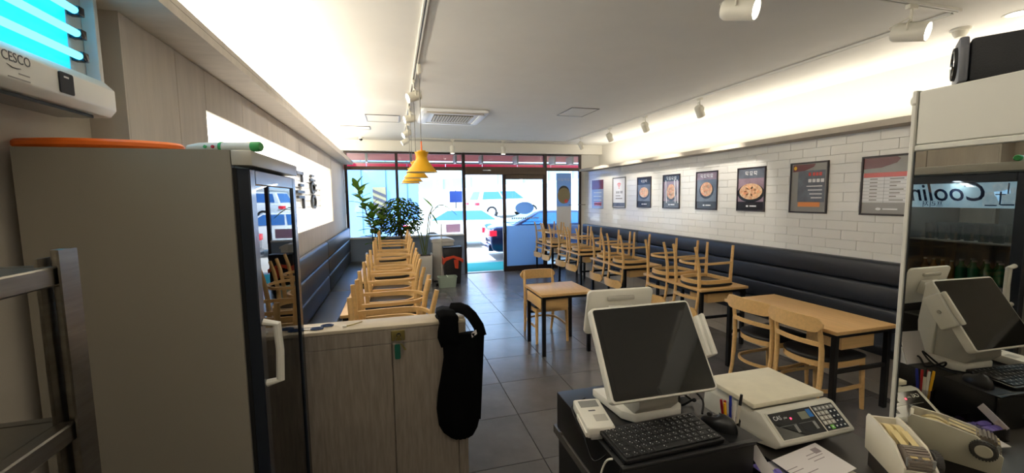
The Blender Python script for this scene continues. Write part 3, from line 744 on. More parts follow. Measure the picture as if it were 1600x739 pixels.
for kx in (.9, 2.6):  # unseen fixtures added behind the camera to brighten the front of the room
    kl = thing('fill_ceiling_light', 'unseen square fill light added behind the counter, %s' % ('left of the pair' if kx < 2 else 'right of the pair'), 'ceiling light', (kx, -.75, ZC))
    obj('frame', G().box(-.31, .31, -.31, -.29, -.03, 0).box(-.31, .31, .29, .31, -.03, 0).box(-.31, -.29, -.29, .29, -.03, 0).box(.29, .31, -.29, .29, -.03, 0), 'lamp_white', kl, smooth=0)
    obj('diffuser', G().box(-.289, .289, -.289, .289, -.022, -.004), 'fill_lit', kl, smooth=0)
# ceiling cassette air conditioner
ac = thing('air_conditioner', 'white ceiling cassette air conditioner with slatted grille', 'air conditioner', (.92, 6.7, ZC))
obj('panel', G().prism(rrect(.42, 1.42, 6.17, 7.23, .06), ZC-.045, ZC-.002, 'z', bev=.012), 'ac_white', ac, world=True)
obj('grille_recess', G().box(.62, 1.22, 6.42, 6.98, ZC-.052, ZC-.044), 'ac_dark', ac, world=True)
sl = None
for k in range(14):
    x = .635+k*.0425
    if sl: share(sl, ac, (x-.635, 0, 0))
    else: sl = obj('slat', G().box(.635, .66, 6.43, 6.97, ZC-.062, ZC-.05, .002, seg=1), 'ac_beige', ac, world=True)
for (a, b_, c_, d_) in ((.5, 1.34, 6.21, 6.30), (.5, 1.34, 7.10, 7.19), (.46, .55, 6.32, 7.08), (1.29, 1.38, 6.32, 7.08)):
    obj('air_vane', G().box(a, b_, c_, d_, ZC-.058, ZC-.046, .005), 'ac_white' if b_ < 1.3 else 'ac_beige' if c_ < 6.25 else 'ac_white', ac, world=True)

# ================================================================== POSTERS ON THE TILED WALL
def wall_item(name, label, y, z, cat, group=None):
    e = thing(name, label, cat, (0, 0, 0), 0, group); basis(e, (0, -1, 0), (0, 0, 1), (XR-.001, y, z)); return e
def flat(name, m, par, x0, x1, y0, y1, z): return obj(name, G().box(x0, x1, y0, y1, z-.0006, z), m, par, smooth=0)
def frame(par, W, H, m='poster_frame', t=.018):
    obj('frame', G().box(-W/2, W/2, H/2-t, H/2, 0, .018, .002, seg=1).box(-W/2, W/2, -H/2, -H/2+t, 0, .018, .002, seg=1).box(-W/2, -W/2+t, -H/2+t, H/2-t, 0, .018, .002, seg=1).box(W/2-t, W/2, -H/2+t, H/2-t, 0, .018, .002, seg=1), m, par)
def disc(name, m, par, x, y, rx, ry, z, n=28): return obj(name, G().prism([(x+rx*math.cos(2*PI*k/n), y+ry*math.sin(2*PI*k/n)) for k in range(n)], z-.0006, z, 'z'), m, par, smooth=0)
def glyphs(par, x, y, n, s, m='poster_paper', z=.0092):
    """blocky heading of n syllable blocks, too blurred in the photograph to read"""
    rnd = random.Random(int(abs(x*1000+y*77))+n)
    for k in range(n):
        cx = x+(k-(n-1)/2)*s*1.15; g = G()
        g.box(cx-s*.42, cx+s*.15, y+s*.28, y+s*.42, z-.0006, z).box(cx-s*.42, cx-s*.28, y-s*.05, y+s*.42, z-.0006, z).box(cx-s*.42, cx+s*.1, y-s*.06, y+s*.07, z-.0006, z)
        g.box(cx+s*.25, cx+s*.38, y-s*.05, y+s*.45, z-.0006, z).box(cx-s*.38, cx+s*.38, y-s*.26, y-s*.14, z-.0006, z)
        if k % 2: g.box(cx-s*.38, cx-s*.24, y-s*.46, y-s*.14, z-.0006, z).box(cx-s*.38, cx+s*.38, y-s*.46, y-s*.35, z-.0006, z)
        else: g.box(cx+s*.2, cx+s*.34, y-s*.46, y-s*.14, z-.0006, z)
        obj('heading_letter', g, m, par, smooth=0)
PW, PH = .47, .60
yc = (9.12, 8.12, 7.18, 6.345, 5.48, 4.635, 3.81, 2.995); zc = 1.875
# 1 framed price sheet nearest the window (unframed)
p = wall_item('poster', 'faded blue and maroon poster closest to the shop front', yc[0], 1.86, 'poster', 'posters on the tiled wall')
obj('sheet', G().box(-.29, .29, -.34, .34, 0, .006), 'poster_blue', p, smooth=0); flat('heading_band', 'poster_maroon', p, -.29, .29, .12, .34, .0068)
for k in range(4): flat('text_line', 'poster_paper', p, -.2, .2, .03-k*.09, .05-k*.09, .0074)
flat('price_band', 'poster_red', p, -.17, .2, -.27, -.19, .0074)
# 2 wifi
p = wall_item('poster', 'white framed notice with red wireless symbol', yc[1], 1.885, 'poster', 'posters on the tiled wall')
W_, H_ = .54, .66; frame(p, W_, H_, 'frame_silver', .022); obj('sheet', G().box(-W_/2+.02, W_/2-.02, -H_/2+.02, H_/2-.02, 0, .008), 'poster_paper', p, smooth=0)
for r in (.04, .075, .11):
    n = 10; a0, a1 = PI*.25, PI*.75; outer = arc((0, .1), r, a0, a1, n); inner = arc((0, .1), r-.018, a1, a0, n)
    obj('wireless_arc', G().prism(outer+inner, .0082, .0092, 'z'), 'poster_red', p, smooth=0)
disc('wireless_dot', 'poster_red', p, 0, .095, .014, .014, .0092)
for x in (-.12, -.07, -.02): flat('text_letter', 'poster_grey', p, x, x+.035, -.02, .03, .009)
for x in (.06, .11): flat('text_letter', 'ink_grey', p, x, x+.03, -.02, .035, .009)
flat('text_line', 'poster_grey', p, -.14, .14, -.14, -.115, .009); flat('text_line', 'poster_grey', p, -.14, .06, -.08, -.06, .009); flat('footer_band', 'poster_slate', p, -W_/2+.022, W_/2-.022, -.3, -.22, .009)
def food_poster(k, label, bgm, headm, foodm, n, head_h, fy, rx, ry):
    p = wall_item('poster', label, yc[k], zc, 'poster', 'posters on the tiled wall'); frame(p, PW, PH)
    obj('sheet', G().box(-PW/2+.015, PW/2-.015, -PH/2+.015, PH/2-.015, 0, .007), bgm, p, smooth=0)
    flat('heading_band', headm, p, -PW/2+.017, PW/2-.017, PH/2-head_h, PH/2-.017, .0078)
    glyphs(p, .0, PH/2-head_h*.55, n, .062); disc('bowl_print', 'bowl_dark', p, 0, fy-.02, rx*1.18, ry*1.16, .0078); disc('food_print', foodm, p, 0, fy, rx, ry, .0088)
    rnd = random.Random(k)
    for q in range(7):
        a = q*2*PI/7; disc('food_print', 'food_pale' if q % 2 else 'food', p, rx*.5*math.cos(a), fy+ry*.5*math.sin(a), rx*.3, ry*.28, .0094, 10)
    flat('footer_band', 'poster_dark', p, -PW/2+.017, PW/2-.017, -PH/2+.017, -PH/2+.13, .0078); disc('footer_emblem', 'poster_paper', p, -.05, -PH/2+.07, .022, .013, .0088, 12)
    flat('footer_line', 'poster_paper', p, -.01, .1, -PH/2+.062, -PH/2+.08, .0088)
    return p
food_poster(2, 'dark framed food poster with black heading band, third from the shop front', 'poster_slate', 'poster_dark', 'food_pale', 3, .15, .0, .15, .1)
p4 = food_poster(3, 'dark framed food poster with white streaks, fourth from the shop front', 'poster_mauve', 'poster_dark', 'food', 4, .12, .0, .12, .13)
for x in (-.16, .08, .15): obj('streak', G().prism([(x, .2), (x+.02, .2), (x+.05, -.2), (x+.03, -.2)], .0088, .0094, 'z'), 'poster_paper', p4, smooth=0)
food_poster(4, 'dark framed food poster with orange heap in a black bowl', 'poster_slate', 'poster_mauve', 'food', 4, .13, .02, .13, .11)
p6 = food_poster(5, 'dark framed food poster with wide pale noodle bowl', 'poster_mauve', 'poster_slate', 'food_pale', 3, .15, -.03, .19, .11)
p = wall_item('poster', 'dark framed grey notice with red figures and orange strip', yc[6], zc, 'poster', 'posters on the tiled wall'); frame(p, PW, PH)
obj('sheet', G().box(-PW/2+.015, PW/2-.015, -PH/2+.015, PH/2-.015, 0, .007), 'poster_grey', p, smooth=0); flat('grey_panel', 'poster_slate', p, -.13, .2, -.17, .2, .0078)
obj('maroon_corner', G().prism([(-.2, .19), (-.05, .2), (.06, .24), (.08, .275), (-.2, .275)], .0078, .0086, 'z'), 'poster_maroon', p, smooth=0); disc('yellow_badge', 'yellow', p, -.17, .235, .02, .024, .0092, 16)
for x in (-.0, .05, .09, .13): flat('red_figure', 'poster_red', p, x, x+.03, .135, .175, .0088)
for k in range(4): flat('heading_letter', 'poster_paper', p, .0+k*.05, .038+k*.05, .06, .1, .0088)
for k in range(4): flat('text_line', 'poster_paper', p, -.02+k*.02, .17, .01-k*.045, .022-k*.045, .0088)
flat('orange_strip', 'poster_orange', p, -.12, .15, -.225, -.17, .0088)
p = wall_item('poster', 'dark framed price table half hidden behind the white cabinet', yc[7], zc, 'poster', 'posters on the tiled wall'); frame(p, PW, PH)
obj('sheet', G().box(-PW/2+.015, PW/2-.015, -PH/2+.015, PH/2-.015, 0, .007), 'poster_grey', p, smooth=0)
obj('maroon_corner', G().prism([(-.215, .17), (-.05, .18), (.08, .22), (.11, .26), (.08, .28), (-.215, .28)], .0078, .0086, 'z'), 'poster_maroon', p, smooth=0)
flat('table_sheet', 'poster_paper', p, -.215, .215, -.17, .13, .0078); flat('table_heading', 'poster_red', p, -.21, .21, .085, .13, .0088)
for k in range(8): flat('rule', 'ink_grey', p, -.215, .215, .083-k*.035, .085-k*.035, .0086)
flat('rule', 'ink_grey', p, -.02, -.018, -.17, .13, .0086)
for k in range(7):
    flat('table_text', 'poster_grey', p, -.15, -.08, .06-k*.035, .072-k*.035, .0088); flat('table_text', 'poster_grey', p, .03, .15-.03*(k % 3), .06-k*.035, .072-k*.035, .0088)
disc('footer_emblem', 'poster_paper', p, -.06, -.235, .025, .014, .0088, 12); flat('footer_line', 'poster_paper', p, -.02, .11, -.242, -.228, .0088)
# banner inside the right window
p = wall_item('window_banner', 'pale blue hanging banner with a round dish in the right window', 4.2, 1.6, 'banner'); basis(p, (1, 0, 0), (0, 0, 1), (4.12, 9.78, 1.62))
obj('sheet', G().box(-.2, .2, -.75, .78, -.002, .002), 'banner_blue', p, smooth=0); glyphs(p, 0, .62, 4, .075, z=.0035); flat('white_half', 'poster_paper', p, -.2, .2, -.75, -.05, .003)
disc('bowl_print', 'bowl_dark', p, 0, .3, .15, .17, .003); disc('food_print', 'stripe_yellow', p, 0, .22, .17, .2, .0038); disc('red_dot', 'poster_red', p, .06, .08, .05, .05, .0045, 14)
obj('hanger', G().cyl((-.21, 0, .79), (.21, 0, .79), .008).cyl((0, 0, .79), (0, 0, .80), .003), 'frame_silver', p); p.children[-1].rotation_euler = (0, 0, 0)
tag(obj('notice', G().box(1.16, 1.5, 9.888, 9.893, 1.0, 1.2), 'pink_paper'), 'small pink paper notice taped on the window by the doorway', 'notice')

# ================================================================== PLANTS AND BINS BY THE WINDOW
def leaf_mesh(L_, W_):
    g = G(); n = 5
    def f(u, v):
        t = u; w_ = W_*math.sin(PI*min(1, t*.96+.04))**.8*(1-.25*t); return (t*L_, (v-.5)*w_, -.25*L_*t*t+.06*W_*abs(v-.5)*4*.5)
    return g.grid(f, n, 2)
def pot(e, x0, x1, y0, y1, h):
    obj('pot', G().prism([(x0+.03, 0), (x1-.03, 0), (x1, h), (x1-.02, h), (x1-.04, h-.04), (x0+.04, h-.04), (x0+.02, h), (x0, h)], y0, y1, 'y'), 'pot_white', e, world=True)
    obj('soil', G().box(x0+.035, x1-.035, y0+.02, y1-.02, h-.05, h-.03), 'soil', e, world=True)
rp = thing('rubber_plant', 'tall rubber plant with big glossy leaves in a white pot by the bench end', 'plant', (-.42, 9.0, 0))
pot(rp, -.60, -.26, 8.85, 9.18, .70)
st = [[(-.43, 9.0, .64), (-.46, 9.0, 1.2), (-.6, 8.98, 1.7), (-.72, 8.97, 2.08)], [(-.41, 9.0, .64), (-.40, 8.98, 1.15), (-.46, 8.95, 1.65)], [(-.40, 9.02, .64), (-.30, 9.0, 1.1), (-.24, 8.97, 1.4)]]
for s_ in st: obj('stem', G().tube(s_, [.016]+[.012]*(len(s_)-2)+[.008]), 'stem', rp, world=True)
lf = obj('leaf', leaf_mesh(.27, .155), 'leaf', rp, smooth=60); lf2 = obj('leaf', leaf_mesh(.25, .15), 'leaf_light', rp, smooth=60); first = [True, True]
rnd = random.Random(3)
for s_ in st:
    n = 30 if len(s_) > 3 else 22
    for k in range(n):
        t = .22+.78*k/(n-1); i = min(int(t*(len(s_)-1)), len(s_)-2); q = t*(len(s_)-1)-i
        p_ = Vector(s_[i]).lerp(Vector(s_[i+1]), q)-rp.location; a = k*2.4; el = -.15-.9*t+rnd.uniform(-.25, .25)
        src = lf if rnd.random() < .65 else lf2; ix = 0 if src is lf else 1
        o = src if first[ix] else share(src, rp); first[ix] = False
        o.location = p_; o.rotation_euler = (0, el+.1, a)
        sc_ = rnd.uniform(.75, 1.1); o.scale = (sc_, sc_, sc_)
fi = thing('ficus_tree', 'round topped ficus tree with dense dark leaves behind the chairs', 'plant', (.12, 9.15, 0))
pot(fi, -.06, .30, 8.97, 9.33, .5)
obj('trunk', G().tube([(.12, 9.15, .45), (.13, 9.15, .9), (.11, 9.14, 1.2), (.12, 9.15, 1.55)], [.03, .026, .024, .015]), 'stem', fi, world=True)
for k in range(8):
    a = k*PI/4; obj('branch', G().tube([(0, 0, .95+.04*k), (.2*math.cos(a), .2*math.sin(a), 1.2+.05*k), (.36*math.cos(a), .36*math.sin(a), 1.28+.06*k)], [.012, .008, .004], 6), 'stem', fi)
g = G(); rnd = random.Random(9)
for k in range(1900):
    a, c_ = rnd.uniform(0, 2*PI), rnd.uniform(-.9, 1); q = .62+.38*rnd.random()**.5
    p_ = Vector((.47*q*math.sqrt(1-c_*c_)*math.cos(a), .42*q*math.sqrt(1-c_*c_)*math.sin(a), 1.42+.43*q*c_)); u = Vector((math.cos(a), math.sin(a), rnd.uniform(-1.2, .2))).normalized()*rnd.uniform(.05, .085); v = Vector((-math.sin(a), math.cos(a), rnd.uniform(-.4, .4))).normalized()*.026
    g.poly([p_-u*.2, p_+u*.4+v, p_+u, p_+u*.4-v])
f = obj('foliage', g, 'leaf_dark', fi, smooth=0); f['kind'] = 'stuff'
bp_ = thing('strelitzia', 'thin plant with arching drooping leaves in a tall white square pot', 'plant', (.6, 9.0, 0))
pot(bp_, .44, .74, 8.86, 9.14, .64)
for pts, r_ in (([(.58, 9, .6), (.64, 9, 1.0), (.7, 9, 1.45), (.78, 9, 1.62)], .012), ([(.61, 9, .6), (.69, 9, 1.1), (.74, 9, 1.5), (.9, 9, 1.66), (1.02, 9, 1.67)], .01), ([(.56, 9, .6), (.5, 9, .95), (.44, 9, 1.2)], .012), ([(.6, 9, .6), (.56, 9, .9), (.52, 9, 1.1)], .014)):
    obj('stem', G().tube(pts, r_, 6), 'stem_green', bp_, world=True)
for (x, z, a, el, s_) in ((.76, 1.6, 0, -.2, 1.1), (1.0, 1.67, 0, .5, .9), (.78, 1.62, 2.6, -.9, .8), (.44, 1.2, 3.3, -.6, .8), (.74, 1.5, .3, .9, .8), (.52, 1.1, 2.9, -.8, .7)):
    o = share(lf, bp_, (x-.6, 0, z), (0, el, a)); o.scale = (s_*1.5, s_*1.0, s_)
wb_ = thing('recycling_box', 'tall off-white box bin by the doorway', 'bin', (1.0, 8.95, 0))
obj('body', G().box(.76, 1.22, 8.72, 9.18, .02, .86, .015), 'bin_grey', wb_, world=True); obj('lid', G().prism([(.74, .86), (1.24, .86), (1.24, .90), (1.1, .94), (.78, .94), (.74, .92)], 8.70, 9.2), 'bin_grey', wb_, world=True); obj('castor', G().box(.78, .82, 8.74, 8.8, 0, .02).box(1.16, 1.2, 8.74, 8.8, 0, .02).box(.78, .82, 9.1, 9.16, 0, .02).box(1.16, 1.2, 9.1, 9.16, 0, .02), 'rubber_black', wb_, world=True)
kb = thing('waste_bin', 'black waste bin with an orange bag folded over its rim', 'bin', (1.15, 8.48, 0))
obj('body', G().prism([(.99, 0), (1.30, 0), (1.35, .76), (.95, .76)], 8.33, 8.64, 'y', bev=.01), 'bin_black', kb, world=True)
obj('bag_rim', G().prism([(.935, .42), (1.0, .5), (1.15, .56), (1.3, .49), (1.36, .44), (1.365, .52), (1.3, .56), (1.16, .61), (1.0, .58), (.94, .55)], 8.315, 8.66, 'y'), 'bag_orange', kb, world=True)
obj('bag_tail', G().prism([(1.18, .34), (1.25, .33), (1.26, .52), (1.16, .52)], 8.30, 8.315, 'y'), 'bag_orange', kb, world=True)
obj('lid_flap', G().box(.95, 1.35, 8.325, 8.65, .76, .79, .008), 'bin_black', kb, world=True)
bk = thing('basket', 'pale green plastic basket on the floor in front of the black bin', 'basket', (.99, 8.12, 0))
g = G(); A = rrect(.84, 1.16, 8.02, 8.24, .04); g.stack([(x-.99, y-8.12+0) for x, y in rrect(.80, 1.18, 8.0, 8.24, .05)], [(.88, 0), (1, .2), (1.05, .2), (1.05, .215), (.97, .215), (.86, .02)])
obj('tub', g, 'basket', bk); obj('handle_bar', G().box(-.012, .012, -.13, .13, .20, .222, .004), 'basket', bk)
for o_ in (wb_, kb, bk): o_.location.y += .36
br = thing('broom', 'thin broom handle leaning beside the bins', 'broom', (.86, 8.62, 0)); obj('stick', G().cyl((.02, 0, .05), (.09, .30, 1.27), .011), 'pos_grey', br); obj('head', G().box(-.09, .12, -.03, .03, 0, .06, .01), 'rubber_black', br)
# ================================================================== GLASS DOOR REFRIGERATOR
FX0, FX1, FXD, FY0, FY1, FZ = -1.112, -.532, -.477, 1.64, 2.335, 1.975
fr = thing('refrigerator', 'tall grey refrigerator with a glass door, side turned to the camera', 'refrigerator', ((FX0+FXD)/2, (FY0+FY1)/2, 0))
W_ = dict(parent=fr, world=True)
obj('body', G().box(FX0, FX1, FY0, FY0+.04, .08, FZ).box(FX0, FX1, FY1-.04, FY1, .08, FZ).box(FX0, FX0+.04, FY0+.04, FY1-.04, .08, FZ).box(FX0+.04, FX1, FY0+.04, FY1-.04, FZ-.04, FZ).box(FX0+.04, FX1, FY0+.04, FY1-.04, .08, .3), 'fridge_grey', smooth=0, **W_)
obj('liner', G().box(FX0+.04, FX0+.045, FY0+.045, FY1-.045, .3, FZ-.05).box(FX0+.045, FX1-.005, FY0+.04, FY0+.045, .3, FZ-.05).box(FX0+.045, FX1-.005, FY1-.045, FY1-.04, .3, FZ-.05), 'fridge_inside', smooth=0, **W_)
obj('top_lid', G().box(FX1+.002, FXD+.01, FY0, FY1, FZ-.052, FZ+.0, .004), 'fridge_edge', **W_)
obj('foot', G().box(FX0+.05, FX1-.03, FY0+.05, FY1-.05, 0, .08), 'rubber_black', smooth=0, **W_)
obj('gasket', G().box(FX1, FX1+.012, FY0+.012, FY0+.05, .12, FZ-.06).box(FX1, FX1+.012, FY1-.05, FY1-.012, .12, FZ-.06).box(FX1, FX1+.012, FY0+.05, FY1-.05, FZ-.10, FZ-.06).box(FX1, FX1+.012, FY0+.05, FY1-.05, .12, .3), 'rubber_black', smooth=0, **W_)
D0, D1 = FX1+.013, FXD; dz0, dz1 = .12, FZ-.062; fw_ = .062
dr = obj('door', G().box(D0, D1, FY0+.004, FY0+fw_, dz0, dz1, .004, seg=1).box(D0, D1, FY1-fw_, FY1-.004, dz0, dz1, .004, seg=1).box(D0, D1, FY0+fw_, FY1-fw_, dz1-.055, dz1, .004, seg=1).box(D0, D1, FY0+fw_, FY1-fw_, dz0, dz0+.09, .004, seg=1), 'fridge_door', **W_)
o = obj('pane', G().box(D1-.014, D1-.008, FY0+fw_, FY1-fw_, dz0+.09, dz1-.055), 'fridge_glass', smooth=0, **W_); o.parent = dr
o = obj('handle', G().tube([(D1, FY0+.035, 1.13), (D1+.045, FY0+.035, 1.14), (D1+.05, FY0+.035, 1.25), (D1+.045, FY0+.035, 1.35), (D1, FY0+.035, 1.36)], [.014, .015, .014, .015, .014], 10), 'pos_white', **W_); o.parent = dr
sg_ = obj('sign_panel', G().box(D1-.026, D1-.018, FY0+fw_, FY1-fw_, dz1-.215, dz1-.055), 'sign_cyan', smooth=0, **W_); sg_.parent = dr
tb = text('sign_lettering', 'Cooling', .17, 'sign_navy', fr, (0, 0, 0), .0003, .9, bold=.0015, shear=.25); tb.parent = dr; tb.rotation_euler = basis(tb, (0, 1, 0), (0, 0, 1), (D1-.0165-fr.location.x, 2.075-fr.location.y, dz1-.118)).rotation_euler
tb = text('sign_lettering', '프리저', .045, 'sign_navy', fr, (0, 0, 0), .0003); tb.parent = dr; basis(tb, (0, 1, 0), (0, 0, 1), (D1-.0165-fr.location.x, 2.12-fr.location.y, dz1-.195))
for (yy, zz, s) in ((FY0+.10, dz1-.15, .048), (FY0+.175, dz1-.158, .044), (FY0+.135, dz1-.098, .036)):
    g = G().box(D1-.019, D1-.0165, yy-s, yy+s, zz-s, zz+s, M=Matrix.Translation((0, yy, zz)) @ Matrix.Rotation(random.uniform(-.4, .4), 4, 'X') @ Matrix.Translation((0, -yy, -zz)))
    o = obj('ice_cube_print', g, 'ice', smooth=0, **W_); o.parent = dr
    g = G().box(D1-.0168, D1-.0160, yy-s, yy-s*.8, zz-s*.8, zz+s).box(D1-.0168, D1-.0160, yy-s*.6, yy+s*.7, zz-s, zz-s*.82); o = obj('ice_cube_print', g, 'ice_navy', smooth=0, **W_); o.parent = dr
light('refrigerator_fill', 'AREA', (-.60, (FY0+FY1)/2, FZ-.06), 1.0, (.95, 1, .95), (-.35, 0, -1), shape='RECTANGLE', size=.04, size_y=.5)  # unseen lamp added to brighten the dim interior
SH = (1.475, 1.20, .92, .62)
for z in SH: obj('shelf', G().box(FX0+.05, FX1-.02, FY0+.05, FY1-.05, z-.012, z, .002, seg=1), 'fridge_edge', **W_)
obj('white_crate', G().box(FX0+.08, FX1-.06, FY0+.05, FY0+.12, SH[0], SH[0]+.13), 'pos_white', **W_)
cup = None; n = 0
for i in range(6):
    for j in range(3):
        if cup is None:
            cup = obj('drinking_glass', G().lathe([(0, 0), (.024, 0), (.03, .11), (.027, .11), (.022, .008), (0, .008)], 14), 'cup_glass'); o = cup
        else: o = cup.copy(); COL.objects.link(o)
        o.location = (FX1-.08-j*.09, FY0+.19+i*.073, SH[0]); tag(o, 'clear drinking glass on the top shelf inside the refrigerator', 'glass', 'glasses on the refrigerator shelf')
def bottle(label, loc, m, h, r, grp):
    e = thing('bottle', label, 'bottle', loc, 0, grp)
    obj('body', G().lathe([(0, 0), (r, 0), (r, h*.6), (r*.4, h*.8), (r*.38, h*.94), (0, h*.94)], 14), m, e); obj('cap', G().lathe([(r*.42, h*.93), (r*.42, h), (0, h)], 12), 'pos_white', e)
for i in range(5):
    for j in range(2): bottle('green bottle inside the refrigerator', (FX1-.08-j*.1, FY0+.10+i*.066, SH[1]), 'green_glass', .15, .03, 'green bottles in the refrigerator')
for i in range(4): bottle('amber jar shaped bottle inside the refrigerator', (FX1-.1, FY0+.43+i*.052, SH[1]), 'amber', .13, .024, 'amber bottles in the refrigerator')
for i in range(8): bottle('clear water bottle on the lower refrigerator shelf', (FX1-.1, FY0+.1+i*.063, SH[2]), 'cup_glass', .22, .028, 'water bottles in the refrigerator')
# bug-zapper racket on top
rk = thing('bug_zapper_racket', 'orange and white electric fly swatter lying on the refrigerator', 'racket', (-0.825, 1.760, FZ+.001))
n = 30; el = [(-1.185+.225+.225*math.cos(2*PI*k/n), 1.780+.11*math.sin(2*PI*k/n), FZ+.018) for k in range(n)]
obj('rim', G().tube(el, .0155, 8, closed=True), 'orange', rk, world=True)
g = G()
for k in range(-7, 8):
    y = k*.0145; xx = .22*math.sqrt(max(0, 1-(y/.11)**2)); g.cyl((-0.960-xx, 1.780+y, FZ+.018), (-0.960+xx, 1.780+y, FZ+.018), .0012, n=4)
for k in range(-13, 14):
    x = k*.0165; yy = .108*math.sqrt(max(0, 1-(x/.225)**2)); g.cyl((-0.960+x, 1.780-yy, FZ+.02), (-0.960+x, 1.780+yy, FZ+.02), .0012, n=4)
o = obj('net', g, 'racket_net', rk, world=True); o['kind'] = 'stuff'
obj('handle', G().tube([(-0.705, 1.780, FZ+.018), (-0.665, 1.770, FZ+.02), (-0.595, 1.740, FZ+.019), (-0.465, 1.700, FZ+.019)], [.012, .018, .0175, .017], 14), 'racket_white', rk, world=True)
obj('green_band', G().tube([(-0.590, 1.738, FZ+.019), (-0.580, 1.735, FZ+.019)], .0182, 14), 'racket_green', rk, world=True)
obj('end_cap', G().tube([(-0.480, 1.705, FZ+.019), (-0.455, 1.697, FZ+.019), (-0.450, 1.695, FZ+.019)], [.0182, .0178, .014], 14), 'racket_green', rk, world=True)
obj('red_button', G().cyl((-0.610, 1.728, FZ+.019), (-0.612, 1.724, FZ+.02), .006, n=10), 'red', rk, world=True); obj('green_switch', G().cyl((-0.635, 1.732, FZ+.019), (-0.637, 1.728, FZ+.02), .006, n=10), 'racket_green', rk, world=True)

# ================================================================== UV INSECT TRAP
tr = thing('insect_trap', 'white wall mounted insect trap with glowing blue tubes', 'insect trap', (-1.09, 1.62, 2.1)); W_ = dict(parent=tr, world=True)
TY0, TY1 = 1.22, 1.965
obj('back_plate', G().box(-1.154, -1.072, TY0, TY1, 2.13, 2.60, .004), 'trap_white', **W_)
obj('glow_reflector', G().box(-1.071, -1.066, TY0+.01, TY1-.11, 2.235, 2.59), 'uv_back', smooth=0, **W_)
for z in (2.315, 2.392, 2.47, 2.548):
    t = obj('tube', G().cyl((-1.045, TY0+.05, z), (-1.045, TY1-.10, z), .0125, n=14), 'uv_tube', **W_)
    o = obj('lamp_holder', G().box(-1.068, -1.03, TY1-.10, TY1-.072, z-.016, z+.016, .003), 'trap_black', **W_)
obj('frame_end', G().box(-1.072, -1.03, TY1-.022, TY1, 2.22, 2.60, .004), 'trap_white', **W_)
bx = obj('glue_box', G().prism([(-1.09, 2.10), (-.975, 2.105), (-.955, 2.13), (-.955, 2.20), (-.985, 2.232), (-1.03, 2.235), (-1.09, 2.235)], TY0, 1.875, 'y', bev=.004), 'trap_white', **W_)
obj('underside_slot', G().box(-1.085, -.985, TY0+.02, 1.8, 2.092, 2.102), 'trap_black', **W_)
obj('sensor_window', G().prism(rrect(1.605, 1.662, 2.135, 2.198, .006), -.9555, -.951, 'x'), 'trap_black', **W_)
o = obj('sensor_highlight', G().box(-.951, -.9505, 1.622, 1.642, 2.182, 2.187), 'print_white', **W_)
tx = text('brand_lettering', 'CESCO', .036, 'ink_grey', tr, (0, 0, 0), .0003, .8); basis(tx, (0, 1, 0), (0, 0, 1), (-.9545+1.09, 1.462-1.62, 2.186-2.1))
obj('swoosh', G().tube([(-.9545, 1.43, 2.166), (-.9545, 1.445, 2.16), (-.9545, 1.46, 2.16), (-.9545, 1.473, 2.163)], [.0006, .0016, .0014, .0005], 6), 'ink_grey', **W_)
for k, (a, b_) in enumerate(((1.465, 1.50), (1.43, 1.50))): obj('small_print', G().box(-.9552, -.9544, a, b_, 2.147-k*.014, 2.150-k*.014), 'print_grey', **W_)

# ================================================================== STEEL RACK AT THE LEFT EDGE
rc = thing('steel_rack', 'stainless steel shelving rack at the left edge of the picture', 'rack', (-.8, .5, 0)); W_ = dict(parent=rc, world=True)
RX, RY0, RY1 = (-1.07, -.60), -.35, 1.0
for x in (RX[0], RX[1]-.032):
    for y in (RY0, RY1-.032): obj('post', G().box(x+.008, x+.032, y+.008, y+.032, 0, 1.715, .004), 'steel', **W_)
obj('post_angle', G().box(-.634, -.628, .955, 1.0, 0, 1.70).box(-.6, -.596, .955, 1.002, 0, 1.715), 'steel', **W_)
for z in (1.685, 1.385, 1.0, .5):
    s_ = obj('shelf', G().box(RX[0]+.02, RX[1]-.034, RY0+.02, RY1-.02, z-.006, z-.001), 'steel', **W_)
    o = obj('rail', G().box(RX[1]-.034, RX[1]-.004, RY0+.03, RY1-.033, z-.036, z, .003, seg=1).box(RX[0]+.004, RX[0]+.03, RY0+.03, RY1-.033, z-.036, z, .003, seg=1).box(RX[0]+.033, RX[1]-.035, RY1-.03, RY1-.004, z-.036, z, .003, seg=1), 'steel', **W_)
    for x in (-.618,): obj('weld', G().lathe([(0, -.006), (.005, -.004), (.006, 0), (.005, .004), (0, .006)], 8, c=(x+.002, RY1-.034, z-.012)), 'steel', **W_)

# ================================================================== PARTITION CABINET WITH LOCK
PY0, PY1, PX0, PX1, PZ = 2.36, 2.53, -1.02, .375, 1.10
pt = thing('partition_cabinet', 'low grey wood grain partition cabinet between kitchen and dining room', 'partition', (-.3, 2.45, 0)); W_ = dict(parent=pt, world=True)
obj('body', G().box(PX0, PX1, PY0+.018, PY1, 0, PZ-.02), 'panel_wood_grey', smooth=0, **W_)
obj('top', G().box(PX0, PX1, PY0, PY1+.01, PZ-.02, PZ, .003), 'partition_top', **W_)
obj('top_rail', G().box(PX0, PX1, PY0+.002, PY0+.018, PZ-.10, PZ-.022), 'panel_wood_grey', smooth=0, **W_)
for a, b_ in ((PX0, -.525), (-.52, -.045), (-.04, PX1-.06)): obj('door', G().box(a, b_, PY0, PY0+.017, .02, PZ-.104, .002, seg=1), 'panel_wood_grey', smooth=0, **W_)
obj('end_stile', G().box(PX1-.056, PX1, PY0, PY0+.017, .02, PZ-.104, .002, seg=1), 'panel_wood_grey', smooth=0, **W_)
obj('end_block', G().box(PX1-.05, PX1-.005, PY0+.01, PY0+.05, PZ, PZ+.015, .002, seg=1), 'partition_top', **W_)
lk = obj('lock_plate', G().box(-.045, .03, PY0-.004, PY0+.003, PZ-.088, PZ-.03, .002, seg=1), 'brass', **W_)
